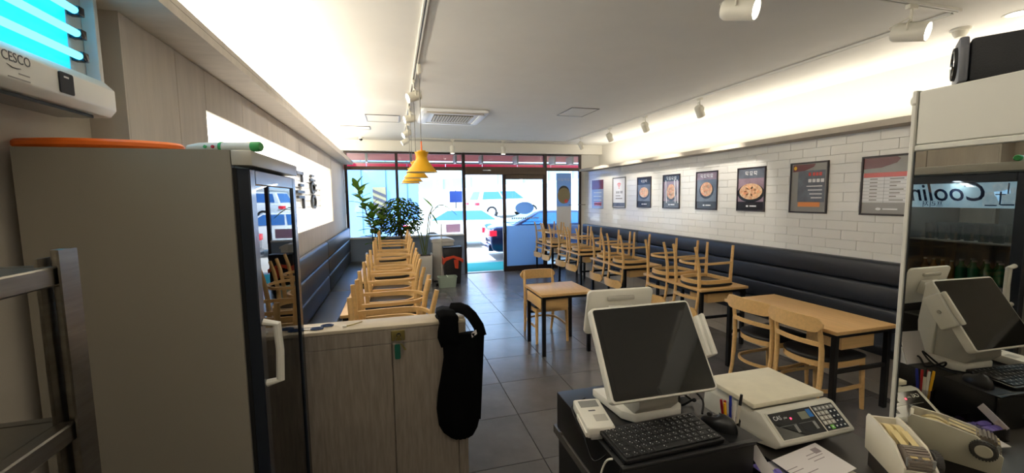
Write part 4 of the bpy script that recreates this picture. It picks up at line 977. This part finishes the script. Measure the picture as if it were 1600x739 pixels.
o = obj('lock_cylinder', G().cyl((-.004, PY0-.004, PZ-.055), (-.004, PY0-.012, PZ-.055), .012), 'rubber_black', **W_); o.parent = lk
ky = thing('key_bunch', 'keys with a green tag hanging from the lock of the partition', 'keys', (-.006, PY0-.02, .97)); W_ = dict(parent=ky, world=True)
obj('key_blade', G().box(-.012, .004, PY0-.03, PY0-.012, PZ-.06, PZ-.05), 'brass', **W_)
obj('key_ring', G().tube([(-.004+.02*math.sin(t*PI/6), PY0-.024, 1.022+.02*math.cos(t*PI/6)) for t in range(12)], .0015, 6, closed=True), 'steel', **W_)
obj('green_tag', G().prism(rrect(-.028, .002, .915, 1.0, .008), PY0-.028, PY0-.022), 'key_green', **W_)
obj('key_blade', G().prism([(.0, 1.005), (.012, 1.0), (.035, .965), (.026, .96)], PY0-.026, PY0-.023), 'brass', **W_)
sc = thing('scissors', 'scissors with purple black handles lying on the partition top', 'scissors', (-.45, 2.44, PZ)); W_ = dict(parent=sc, world=True)
for dx, dy in ((-.43, 2.415), (-.385, 2.46)):
    obj('handle_loop', G().tube([(dx+.03*math.cos(t*PI/7), dy+.016*math.sin(t*PI/7), PZ+.006) for t in range(14)], .005, 6, closed=True), 'sign_navy', **W_)
obj('blade', G().prism([(-.46, 2.41), (-.60, 2.43), (-.46, 2.425)], PZ+.003, PZ+.006, 'z'), 'steel', **W_); obj('blade', G().prism([(-.41, 2.455), (-.60, 2.44), (-.41, 2.465)], PZ+.003, PZ+.006, 'z'), 'steel', **W_)
pn = thing('twist_clip', 'small light clip lying on the partition top', 'clip', (-.25, 2.42, PZ)); obj('bar', G().tube([(-.03, 0, .004), (.0, .01, .006), (.05, .035, .012)], .003, 6), 'brass', pn); obj('jaw', G().box(-.05, -.03, -.012, .008, 0, .01, .003), 'pos_white', pn)
# black garment hanging over the partition corner
ap = thing('black_apron', 'black apron hanging over the end of the partition', 'apron', (.33, 2.33, .4))
AZ = (.395, .41, .45, .5, .6, .7, .8, .9, 1.0, 1.03); AL = (.30, .27, .226, .2, .19, .2, .22, .238, .235, .225); AR = (.37, .40, .425, .436, .449, .455, .462, .468, .475, .478)
def apron(u, v):
    f_ = min(8.999, v*9); i = int(f_); t_ = f_-i; L1 = lambda A: A[i]*(1-t_)+A[i+1]*t_
    z, xl, xr = L1(AZ), L1(AL), L1(AR); a = 2*PI*u
    return ((xl+xr)/2+(xr-xl)/2*math.cos(a), 2.322+(.019+.007*math.sin(3*a+v*5))*math.sin(a)*min(1, .35+v*4)+.003*math.sin(7*a+v*12), z)
g = G().grid(apron, 40, 18); bmesh.ops.remove_doubles(g.bm, verts=g.bm.verts[:], dist=.0004)
g.bm.verts.ensure_lookup_table(); bmesh.ops.holes_fill(g.bm, edges=[e_ for e_ in g.bm.edges if e_.is_boundary])
obj('cloth_body', g, 'bag_black', ap, world=True, smooth=70)
def strap(pts, w_): return obj('strap', G().tube(pts, [w_]*len(pts), 8, sx=.35), 'bag_black', ap, world=True, smooth=70)
g = G().prism([(2.30, 1.0), (2.315, .96), (2.345, .97), (2.35, 1.10), (2.365, 1.118), (2.52, 1.116), (2.545, 1.10), (2.548, .95), (2.57, .95), (2.575, 1.11), (2.54, 1.14), (2.46, 1.15), (2.38, 1.158), (2.325, 1.14), (2.305, 1.09)], .215, .322, 'x', bev=.008); bmesh.ops.subdivide_edges(g.bm, edges=g.bm.edges[:], cuts=2, use_grid_fill=True)
for v_ in g.bm.verts: v_.co += Vector((.008*math.sin(v_.co.z*40+v_.co.y*30), -.004*abs(math.sin(v_.co.x*60+v_.co.z*20)), .006*math.sin(v_.co.x*55)))
obj('strap', g, 'bag_black', ap, world=True, smooth=80)
strap([(.46, 2.325, 1.0), (.445, 2.33, 1.06), (.41, 2.345, 1.12), (.38, 2.37, 1.15), (.345, 2.41, 1.158), (.30, 2.45, 1.148)], .034)
obj('pocket_fold', G().prism([(.40, 1.0), (.475, 1.04), (.475, .99), (.445, .5), (.42, .5)], 2.318, 2.326), 'bag_black', ap, world=True)
obj('care_label', G().prism([(.395, 1.03), (.425, 1.05), (.43, 1.025), (.40, 1.005)], 2.298, 2.30), 'paper', ap, world=True)

# ================================================================== COUNTER, CASH DRAWER, POS
CZ = .95
ct = thing('counter', 'black service counter with a dark grey top in the foreground', 'counter', (1.0, .95, 0)); W_ = dict(parent=ct, world=True)
obj('worktop', G().prism([(.545, .3), (1.478, .3), (1.478, .91), (1.545, .91), (1.545, 1.40), (.545, 1.40)], CZ-.03, CZ, 'z', bev=.003), 'counter_dark', **W_)
obj('carcass', G().box(.56, 1.44, .34, 1.38, .08, CZ-.03), 'counter_body', smooth=0, **W_); obj('plinth', G().box(.58, 1.42, .36, 1.36, 0, .08), 'rubber_black', smooth=0, **W_)
obj('side_knob', G().cyl((.56, 1.33, .95), (.545, 1.33, .95), .008, n=12), 'steel', **W_)
DX0, DX1, DY0, DY1, DZ = .548, .985, .915, 1.37, 1.09
cdw = thing('cash_drawer', 'black cash drawer under the point of sale terminal', 'cash drawer', ((DX0+DX1)/2, 1.14, CZ)); W_ = dict(parent=cdw, world=True)
obj('case', G().box(DX0, DX1, DY0+.012, DY1, CZ+.004, DZ, .004), 'plastic_black', **W_); obj('drawer_front', G().box(DX0+.004, DX1-.004, DY0, DY0+.011, CZ+.008, DZ-.012, .003), 'plastic_black', **W_)
obj('front_edge', G().box(DX0, DX1, DY0-.004, DY0+.012, DZ-.010, DZ+.001, .003), 'key_black', **W_)
obj('lock', G().cyl((.86, DY0, CZ+.05), (.86, DY0-.006, CZ+.05), .009), 'steel', **W_)
obj('foot', G().box(DX0+.02, DX1-.02, DY0+.03, DY1-.02, CZ, CZ+.004), 'rubber_black', smooth=0, **W_)
# POS terminal
ps = thing('pos_terminal', 'white point of sale terminal with large dark touch screen', 'terminal', (.763, 1.2, DZ)); W_ = dict(parent=ps, world=True)
yaw, tl, rr = math.radians(-3.4), math.radians(32.8), math.radians(1.0)
sr = Vector((math.cos(yaw), math.sin(yaw), 0)); bk_ = Vector((-math.sin(yaw), math.cos(yaw), 0)); su = Vector((0, 0, 1))*math.cos(tl)+bk_*math.sin(tl)
X_ = sr*math.cos(rr)+su*math.sin(rr); Y_ = -sr*math.sin(rr)+su*math.cos(rr)
pc = Vector((.763, 1.1, 1.325))-ps.location
hd = basis(obj('screen_housing', G().prism(rrect(-.1775, .1775, -.145, .145, .014), -.032, 0, 'z', bev=.004), 'pos_white', ps), X_, Y_, pc)
obj('screen_glass', G().prism(rrect(-.170, .170, -.138, .138, .008), 0, .0012, 'z'), 'screen_black', hd, smooth=0)
obj('screen_display', G().box(-.155, .155, -.118, .112, .0012, .0016), 'screen_panel', hd, smooth=0)
obj('screen_back', G().stack([(x, y) for x, y in rrect(-.14, .14, -.11, .11, .03)], [(1, -.032), (.93, -.055), (.8, -.062)]), 'pos_white', hd)
mr = obj('card_reader', G().box(.178, .21, -.045, .088, -.05, .012, .008).box(.186, .199, -.045, .088, .012, .03, .005), 'pos_white', hd)
obj('reader_button', G().cyl((.2105, .02, -.018), (.2125, .02, -.018), .007, n=14), 'pos_grey', hd)
obj('neck', G().prism([(1.205, 1.38), (1.215, 1.42), (1.25, 1.42), (1.265, 1.25), (1.265, 1.12), (1.205, 1.12), (1.20, 1.25)], .69, .85, 'x', bev=.008), 'pos_white', **W_)
obj('neck', G().prism([(1.075, 1.21), (1.10, 1.215), (1.19, 1.33), (1.23, 1.33), (1.24, 1.10), (1.12, 1.10), (1.07, 1.15)], .70, .84, 'x', bev=.006), 'pos_grey', **W_)
obj('base', G().prism([(.655, 1.30), (.875, 1.28), (.885, 1.115), (.86, 1.085), (.70, 1.095), (.672, 1.13)], DZ+.001, DZ+.03, 'z', bev=.006), 'pos_white', **W_)
cdm = obj('customer_display', G().prism(rrect(-.125, .125, -.085, .085, .016), -.014, .0, 'z', bev=.004), 'pos_white', ps)
basis(cdm, (1, -.06, 0), (0, -.24, 1), Vector((.762, 1.305, 1.39))-ps.location)
obj('display_recess', G().box(-.055, .05, .048, .064, 0, .012, .005), 'pos_grey', cdm); obj('display_glass', G().prism(rrect(-.11, .11, -.07, .07, .008), -.0156, -.014, 'z'), 'screen_black', cdm)
obj('display_arm', G().box(-.05, .05, -.03, .03, 0, .05, .008), 'pos_white', cdm)
# card terminal
tm = thing('card_terminal', 'small white card terminal left of the keyboard', 'card terminal', (.575, 1.135, DZ))
X_, Y_ = Vector((.092, -.013, 0)), Vector((.033, .155, .012))
b_ = basis(obj('body', G().prism(rrect(-.043, .043, -.078, .078, .007), .0, .032, 'z', bev=.004), 'pos_white', tm), X_, Y_, (0, 0, .006))
obj('screen', G().box(-.03, .03, .03, .066, .032, .0328), 'print_grey', b_); obj('keypad_print', G().box(-.005, .034, -.045, -.012, .032, .0326), 'pos_grey', b_); obj('logo_print', G().box(-.012, .01, .008, .013, .032, .0326), 'ink_grey', b_)
obj('card_slot', G().box(-.047, -.043, -.076, .02, .004, .018), 'pos_white', b_); obj('port', G().box(.0, .026, -.0785, -.077, .008, .02), 'rubber_black', b_); obj('sim_tray', G().box(-.035, .0, -.09, -.077, .003, .012, .002), 'clear_plastic', b_); obj('foot', G().box(-.035, .035, -.07, .07, -.004, 0), 'rubber_black', b_)
def cable(label, pts, r, m): return tag(obj('cable', G().tube(pts, r, 8), m, smooth=60), label, 'cable')
def bez(P, n=10):
    out = []; P = [Vector(p) for p in P]
    for i in range(len(P)-1):
        p0, p1, p2, p3 = P[max(0, i-1)], P[i], P[i+1], P[min(len(P)-1, i+2)]
        for k in range(n):
            t = k/n; out.append(.5*((2*p1)+(-p0+p2)*t+(2*p0-5*p1+4*p2-p3)*t*t+(-p0+3*p1-3*p2+p3)*t**3))
    return out+[P[-1]]
cable('thin white cable looping down from the card terminal', bez([(.578, 1.035, 1.108), (.585, .99, 1.10), (.57, .96, 1.075), (.548, .965, 1.085), (.535, .985, 1.06), (.525, 1.0, .98), (.525, 1.005, .85)]), .0028, 'pos_white')
cable('black cable trailing over the left side of the cash drawer', bez([(.60, 1.24, 1.12), (.58, 1.25, 1.105), (.541, 1.22, 1.10), (.535, 1.12, 1.07), (.533, 1.06, 1.03), (.54, 1.02, 1.05), (.56, .99, 1.096)]), .0022, 'rubber_black')
cable('tangled black cables behind the keyboard beside the terminal base', bez([(.90, 1.26, 1.095), (.93, 1.2, 1.12), (.96, 1.15, 1.10), (.93, 1.11, 1.13), (.90, 1.14, 1.10), (.94, 1.18, 1.15), (.97, 1.12, 1.12), (.93, 1.07, 1.10)]), .0035, 'rubber_black')
# keyboard
KX0, KX1, KY0, KY1 = .565, .885, .93, 1.065
kbd = thing('keyboard', 'compact black keyboard in front of the terminal', 'keyboard', ((KX0+KX1)/2, .9975, DZ+.002)); kbd.rotation_euler = (math.radians(4), 0, math.radians(1.5))
w2, h2 = .165, .072
obj('case', G().prism(rrect(-w2, w2, -h2, h2, .008), 0.004, .016, 'z', bev=.003), 'plastic_black', kbd)
obj('foot', G().box(-.15, .15, .05, .062, -.002, .005), 'rubber_black', kbd)
rows = [[1]*15, [1]*13+[2], [1.5]+[1]*12+[1.5], [1.8]+[1]*11+[2.2], [2.3]+[1]*10+[1.7, 1], [1.2, 1.1, 1.1, 1.1, 5.2, 1.1, 1.1, 1.1, 1, 1][:10]]
keys = {}
for r, row in enumerate(rows):
    tot = sum(row); u = 2*(w2-.008)/tot; x = -w2+.008; ky_ = h2-.012-(r+.5)*(2*h2-.02)/6
    for wk in row:
        wd = round(wk*u, 4); k_ = keys.get(wd)
        if k_ is None:
            k_ = keys[wd] = obj('key', G().box(.0012, wd-.0012, -.0095, .0095, .016, .0205, .0012, seg=1), 'key_black', kbd, smooth=0); k_.location = (x, ky_, 0)
            lg = keys['l%f' % wd] = obj('key_legend', G().box(wd*.3, wd*.3+.0024, .0015, .0045, .0205, .0207).box(wd*.3+.0045, wd*.3+.0062, -.0035, -.0015, .0205, .0207), 'print_white', k_, smooth=0)
        else:
            o = share(k_, kbd, (x, ky_, 0)); share(keys['l%f' % wd], o)
        x += wk*u
mo = thing('mouse', 'black computer mouse right of the keyboard', 'mouse', (.935, 1.005, DZ+.001), math.radians(25))
def mshape(u, v): a = 2*PI*u; s_ = math.sin(PI*.5*v); return (.031*math.cos(a)*math.cos(PI*.5*v)**.7, .056*math.sin(a)*math.cos(PI*.5*v)**.7, .036*s_*(1-.25*math.sin(a)))
g = G().grid(mshape, 28, 8); bmesh.ops.remove_doubles(g.bm, verts=g.bm.verts[:], dist=.0002); obj('shell', g, 'plastic_black', mo, smooth=80)
obj('wheel', G().cyl((-.004, .028, .029), (.004, .028, .029), .007, n=12), 'key_black', mo)
md = thing('mouse_pad', 'thin black pad hanging over the front edge of the drawer', 'pad', (.95, .96, DZ)); obj('sheet', G().prism([(.897, 1.075), (.983, 1.08), (1.0, .94), (1.0, .905), (.95, .91), (.905, .93)], DZ+.0003, DZ+.0008, 'z'), 'plastic_black', md, world=True)

# pen cup, pens
pcu = thing('pen_cup', 'clear plastic cup holding pens between drawer and scale', 'cup', (1.06, 1.09, CZ))
obj('cup', G().lathe([(0, .001), (.026, .001), (.032, .10), (.0305, .10), (.025, .004), (0, .004)], 20), 'clear_plastic', pcu)
for k, (m_, dx, dy, tx_, ty_, L_, lb) in enumerate((('red', -.008, .0, -.012, .004, .16, 'red pen in the clear pen cup'), ('blue', .008, .006, .008, .012, .165, 'blue pen in the clear pen cup'), ('red', -.003, .008, -.016, .014, .155, 'dark red marker in the clear pen cup'), ('pos_white', .002, -.006, .002, -.01, .165, 'white pen in the clear pen cup'), ('cream_plastic', .012, -.006, .014, -.012, .185, 'cream pencil standing highest in the pen cup'), ('yellow', -.012, -.004, -.02, -.004, .16, 'yellow pencil in the clear pen cup'))):
    e = thing('pen', lb, 'pen', (1.06+dx, 1.09+dy, CZ+.005), 0, 'pens in the cup')
    obj('barrel', G().cyl((0, 0, 0), (tx_*.8, ty_*.8, L_*.8), .0045, n=10), m_, e); obj('cap', G().cyl((tx_*.8, ty_*.8, L_*.8), (tx_, ty_, L_), .005, .0042, n=10), 'pos_white' if k == 3 else m_ if k != 4 else 'plastic_black', e)
nc = thing('note_card', 'printed card leaning against the back of the terminal', 'card', (.93, 1.21, DZ)); basis(nc, (1, .05, 0), (.1, .35, 1), (.935, 1.2, DZ+.001))
obj('card', G().box(-.05, .05, 0, .13, 0, .004), 'paper', nc, smooth=0)
for k in range(7): obj('print_line', G().box(-.042, .03+.01*(k % 2), .02+k*.014, .023+k*.014, -.0006, 0), 'paper_ink', nc, smooth=0)

# weighing scale
sx0, sx1 = 1.148, 1.462
sw = thing('weighing_scale', 'cream electronic weighing scale with keypad on the counter', 'scale', ((sx0+sx1)/2, 1.15, CZ)); W_ = dict(parent=sw, world=True)
prof = [(.99, CZ+.035), (.972, CZ+.056), (.974, CZ+.064), (1.052, CZ+.125), (1.078, CZ+.125), (1.088, CZ+.10), (1.31, CZ+.10), (1.315, CZ+.02), (1.06, CZ+.018)]
obj('housing', G().prism(prof, sx0-.003, sx1+.003, 'x', bev=.006), 'scale_body', **W_)
for x in (sx0+.03, sx1-.03):
    for y in (1.08, 1.28): obj('foot', G().cyl((x, y, CZ), (x, y, CZ+.025), .014, n=12), 'rubber_black', **W_)
obj('plate_support', G().box(sx0+.04, sx1-.04, 1.13, 1.26, CZ+.10, CZ+.122), 'rubber_black', **W_)
obj('weighing_plate', G().box(sx0+.004, sx1+.004, 1.085, 1.318, CZ+.122, CZ+.139, .003), 'scale_plate', **W_)
sl0 = Vector(((sx0+sx1)/2-.0, 1.013, CZ+.0935)); Yd = Vector((0, .078, .061))
pnl = basis(obj('console', G().box(-.146, .146, -.046, .046, -.003, .003), 'scale_body', sw), (1, 0, 0), Yd, sl0-sw.location)
obj('display_panel', G().box(-.124, .036, -.035, .035, .003, .0038), 'screen_panel', pnl, smooth=0); obj('key_panel', G().box(.041, .125, -.035, .035, .003, .0038), 'screen_panel', pnl, smooth=0)
obj('lcd_window', G().box(-.02, .012, .006, .026, .0038, .0042), 'lcd', pnl, smooth=0); obj('blue_badge', G().box(.014, .03, .008, .03, .0038, .0042), 'blue_print', pnl, smooth=0)
text('brand_lettering', 'CAS', .016, 'print_white', pnl, (-.1, .02, .0039), .0003); text('brand_lettering', 'plus', .008, 'print_white', pnl, (-.072, .0185, .0039), .0003)
for x in (-.105, -.035):
    obj('lcd_window', G().box(x, x+.042, -.026, -.006, .0038, .0041), 'print_grey' if 0 else 'screen_black', pnl, smooth=0); obj('range_badge', G().box(x+.045, x+.055, -.024, -.004, .0038, .0042), 'print_grey', pnl, smooth=0); obj('panel_rule', G().box(x-.004, x+.056, -.003, -.0022, .0038, .0041), 'print_grey', pnl, smooth=0)
obj('status_light', G().lathe([(.003, 0), (.002, .0015), (0, .002)], 10, c=(-.055, .014, .0038)), 'led_red', pnl)
kk = None
for i in range(5):
    for j in range(5):
        mm = 'print_grey' if j == 4 else 'blue_print' if (i > 2 and j in (1, 2, 3)) else 'green_print' if (i, j) == (1, 0) else 'pos_grey' if j else 'fridge_door'
        o = obj('key', G().box(.045+i*.0157, .0585+i*.0157, -.0325+j*.0131, -.0215+j*.0131, .0038, .0052, .0008, seg=1), mm if mm != 'blue_print' else 'fridge_door', pnl, smooth=0)
        obj('key_legend', G().box(.049+i*.0157, .0545+i*.0157, -.029+j*.0131, -.025+j*.0131, .0052, .0054), 'print_white', o, smooth=0)
for ch in pnl.children: ch.scale = (ch.scale.x*1.12, 1.2, 1); ch.location.x *= 1.12; ch.location.y *= 1.2
# papers
pp = thing('printed_sheet', 'folded white printed sheet lying in front of the scale', 'paper', (1.185, .905, CZ+.004))
Xp, Yp = Vector((.225, -.03, .0)), Vector((.03, .11, .012)); sh = basis(obj('sheet', G().box(-.12, .12, -.06, .06, 0, .003), 'paper', pp, smooth=0), (.243, .03, .006), (-.02, .1, .012), (0, 0, .022))
for (a, b_, y) in ((-.09, -.04, .012), (-.09, -.03, .0), (-.085, .01, -.018), (.03, .085, .03), (.02, .09, .018), (.03, .08, .006)): obj('print_line', G().box(a, b_, y, y+.0022, .003, .0034), 'paper_ink', sh, smooth=0)
obj('seal_print', G().box(.07, .098, .026, .046, .003, .0034), 'paper_ink', sh, smooth=0)
pd = thing('cream_pad', 'cream textured pad peeking out under the printed sheet', 'pad', (1.25, .84, CZ)); obj('pad', G().prism(rrect(1.20, 1.31, .775, .885, .02), CZ+.0005, CZ+.012, 'z', bev=.003), 'scale_plate', pd, world=True); obj('cover', G().prism(rrect(1.205, 1.305, .78, .88, .018), CZ+.0125, CZ+.0145, 'z'), 'cream_plastic', pd, world=True)
cb = thing('clear_box', 'clear plastic box with purple wrapped sweets beside the drawer', 'box', (1.035, .93, CZ)); W_ = dict(parent=cb, world=True)
bx0, bx1, by0, by1 = .995, 1.075, .875, .985
obj('tray', G().box(bx0, bx1, by0, by1, CZ, CZ+.003).box(bx0, bx0+.003, by0, by1, CZ, CZ+.045).box(bx1-.003, bx1, by0, by1, CZ, CZ+.045).box(bx0+.003, bx1-.003, by0, by0+.003, CZ, CZ+.045).box(bx0+.003, bx1-.003, by1-.003, by1, CZ, CZ+.045), 'clear_plastic', smooth=0, **W_)
rnd = random.Random(4)
for k in range(14):
    e = tag(obj('wrapped_sweet', G().stack([(.013*math.cos(t*PI/4), .009*math.sin(t*PI/4)) for t in range(8)], [(.4, 0), (1.2, .005), (1.3, .014), (.6, .02)]), 'purple'), 'purple wrapped sweet in the clear box', 'sweet', 'sweets in the clear box')
    e.location = (bx0+.02+.02*(k % 3), by0+.025+.03*(k//3 % 3), CZ+.0035+.021*(k//9)); e.rotation_euler = (0, 0, rnd.uniform(0, 3))
lc = thing('leaflet', 'small printed leaflet standing in the clear box', 'leaflet', (1.0, .9, CZ)); basis(lc, (0, .8, .6), (.3, -.6, .8), (1.004, .925, CZ+.052)); obj('card', G().box(-.045, .045, 0, .035, 0, .0012), 'paper', lc, smooth=0); obj('print', G().box(-.042, -.012, .004, .03, .0012, .0016), 'card_print', lc, smooth=0)

# label tape dispenser
ds = thing('tape_dispenser', 'cream tape dispenser with a ridged grey roller at the counter edge', 'dispenser', (1.40, .81, CZ))
basis(ds, (.848, -.53, 0), (.53, .848, 0), (1.385, .80, CZ+.0505))     # local +y points away from the camera
w3, L3 = .036, .095
obj('base_block', G().box(-w3+.004, w3-.004, -L3+.01, L3-.008, -.0505, 0), 'counter_dark', ds)
prof = [(-L3, .001), (L3, .001), (L3+.004, .10), (L3-.005, .115), (.03, .112), (-.045, .10), (-L3-.004, .058)]
for s in (-1, 1): obj('side_wall', G().prism(prof, s*w3-.0035, s*w3+.0035, 'x', bev=.002), 'cream_plastic', ds)
obj('floor_plate', G().box(-w3, w3, -L3, L3, .001, .012), 'cream_plastic', ds); obj('back_wall', G().box(-w3, w3, L3-.008, L3, .012, .108), 'cream_plastic', ds)
obj('front_wall', G().prism([(-L3, .012), (-L3+.006, .012), (-L3+.004, .05), (-L3-.003, .05)], -w3, w3, 'x'), 'cream_plastic', ds)
for x in (-.013, .013):
    t = obj('tape_roll', G().lathe([(.024, -.009), (.042, -.009), (.042, .009), (.024, .009), (.024, -.009)], 28, M=Matrix.Translation((x, .04, .066)) @ Matrix.Rotation(PI/2, 4, 'Y')), 'tape', ds)
    obj('tape_strip', G().box(x-.008, x+.008, -.07, .035, .104, .1048, M=Matrix.Translation((0, 0, 0)) @ Matrix.Rotation(math.radians(13), 4, 'X')), 'tape', ds)
g = G().lathe([(0, -.026), (.030, -.026), (.030, .026), (0, .026)], 24, M=Matrix.Translation((0, -.062, .068)) @ Matrix.Rotation(PI/2, 4, 'Y'))
for k in range(24): g.box(-.026, .026, -.0025, .0025, .029, .0335, M=Matrix.Translation((0, -.062, .068)) @ Matrix.Rotation(2*PI*k/24, 4, 'X'))
obj('ridged_roller', g, 'grey_ridge', ds, smooth=0)
g = G().lathe([(0, 0), (.024, 0), (.027, .004), (.027, .014), (.024, .018), (0, .018)], 26, M=Matrix.Translation((w3+.004, -.06, .068)) @ Matrix.Rotation(PI/2, 4, 'Y'))
for k in range(26): g.box(.026, .0285, -.0018, .0018, .003, .016, M=Matrix.Translation((w3+.004, -.06, .068)) @ Matrix.Rotation(PI/2, 4, 'Y') @ Matrix.Rotation(2*PI*k/26, 4, 'Z'))
kn = obj('knob', g, 'dark_knob', ds, smooth=0); obj('knob_cap', G().lathe([(0, .0195), (.016, .0195), (.018, .018)], 24, M=Matrix.Translation((w3+.004, -.06, .068)) @ Matrix.Rotation(PI/2, 4, 'Y')), 'cream_plastic', kn)
for k in range(4): obj('cutter_tooth', G().box(-.03+k*.018, -.018+k*.018, -L3+.004, -L3+.01, .058, .084, .002, seg=1), 'print_grey', ds)

# ================================================================== WHITE CABINET WITH MIRROR GLASS DOOR, SPEAKER
AM = -.035; n_ = Vector((math.cos(AM), math.sin(AM), 0)); tdir = Vector((-math.sin(AM), math.cos(AM), 0))
mc = thing('display_cabinet', 'tall white cabinet with reflective glass door at the right edge', 'cabinet', (1.497, 1.0, 0)); mc.rotation_euler = (0, 0, AM)
# local: x = into the cabinet, y = along the face (0.. negative towards the camera), origin at y=1.0
Y1, Y0, CTOP = -.103, -1.15, 2.095
def cbx(name, m_, x0, x1, y0, y1, z0, z1, b_=.003): return obj(name, G().box(x0, x1, y0, y1, z0, z1, b_, seg=1), m_, mc)
cbx('carcass', 'cabinet_white', .024, .60, Y0, Y1, 0, CTOP)
cbx('post', 'cabinet_white', -.001, .023, Y1-.014, Y1, 0, CTOP+.004); cbx('post', 'cabinet_white', -.001, .023, Y0, Y0+.014, 0, CTOP+.004)
cbx('header_panel', 'cabinet_white', .003, .023, Y0+.015, Y1-.015, 1.94, CTOP); cbx('header_rail', 'cabinet_white', -.001, .023, Y0+.015, Y1-.015, 1.922, 1.939)
cbx('kick_rail', 'cabinet_white', -.001, .023, Y0+.015, Y1-.015, .05, .12)
dr2 = obj('glass_door', G().box(.002, .022, Y0+.0155, Y1-.0155, .121, 1.921), 'mirror', mc, smooth=0)
obj('seal_strip', G().box(0, .002, Y1-.0175, Y1-.0145, .121, 1.921), 'rubber_black', mc, smooth=0)
obj('screw', G().cyl((-.003, Y1-.007, 2.06), (-.0005, Y1-.007, 2.06), .0035, n=12), 'steel', mc); obj('hinge_cap', G().cyl((.03, Y1+.004, 2.075), (.06, Y1+.004, 2.075), .02, n=16), 'cabinet_white', mc)
spk = thing('speaker', 'black desktop speaker with a blue edge light on top of the white cabinet', 'speaker', (1.597, .765, CTOP+.006), math.radians(33.5))
# local: front faces +y
obj('box', G().prism([(-.055, 0), (.055, 0), (.05, .115), (-.05, .115)], -.095, .06, 'y', bev=.008), 'speaker_black', spk)
obj('front_frame', G().prism([(-.06, 0), (.06, 0), (.056, .095), (.04, .125), (-.04, .125), (-.056, .095)], .062, .082, 'y', bev=.006), 'speaker_grey', spk)
M_ = Matrix.Translation((0, .083, .06)) @ Matrix.Rotation(-PI/2, 4, 'X')
obj('cone', G().lathe([(.046, -.002), (.044, .006), (.036, .004), (.03, -.004), (.012, -.012), (.0, -.006)], 28, M=M_), 'rubber_black', spk); obj('cone_ring', G().lathe([(.036, .0045), (.034, .007), (.032, .004)], 28, M=M_), 'chrome', spk)
obj('edge_light', G().tube([(-.0555, -.075, .02), (-.0545, -.08, .05), (-.053, -.08, .09), (-.051, -.075, .108)], .0035, 6), 'speaker_blue', spk)
bpy.context.view_layer.update()
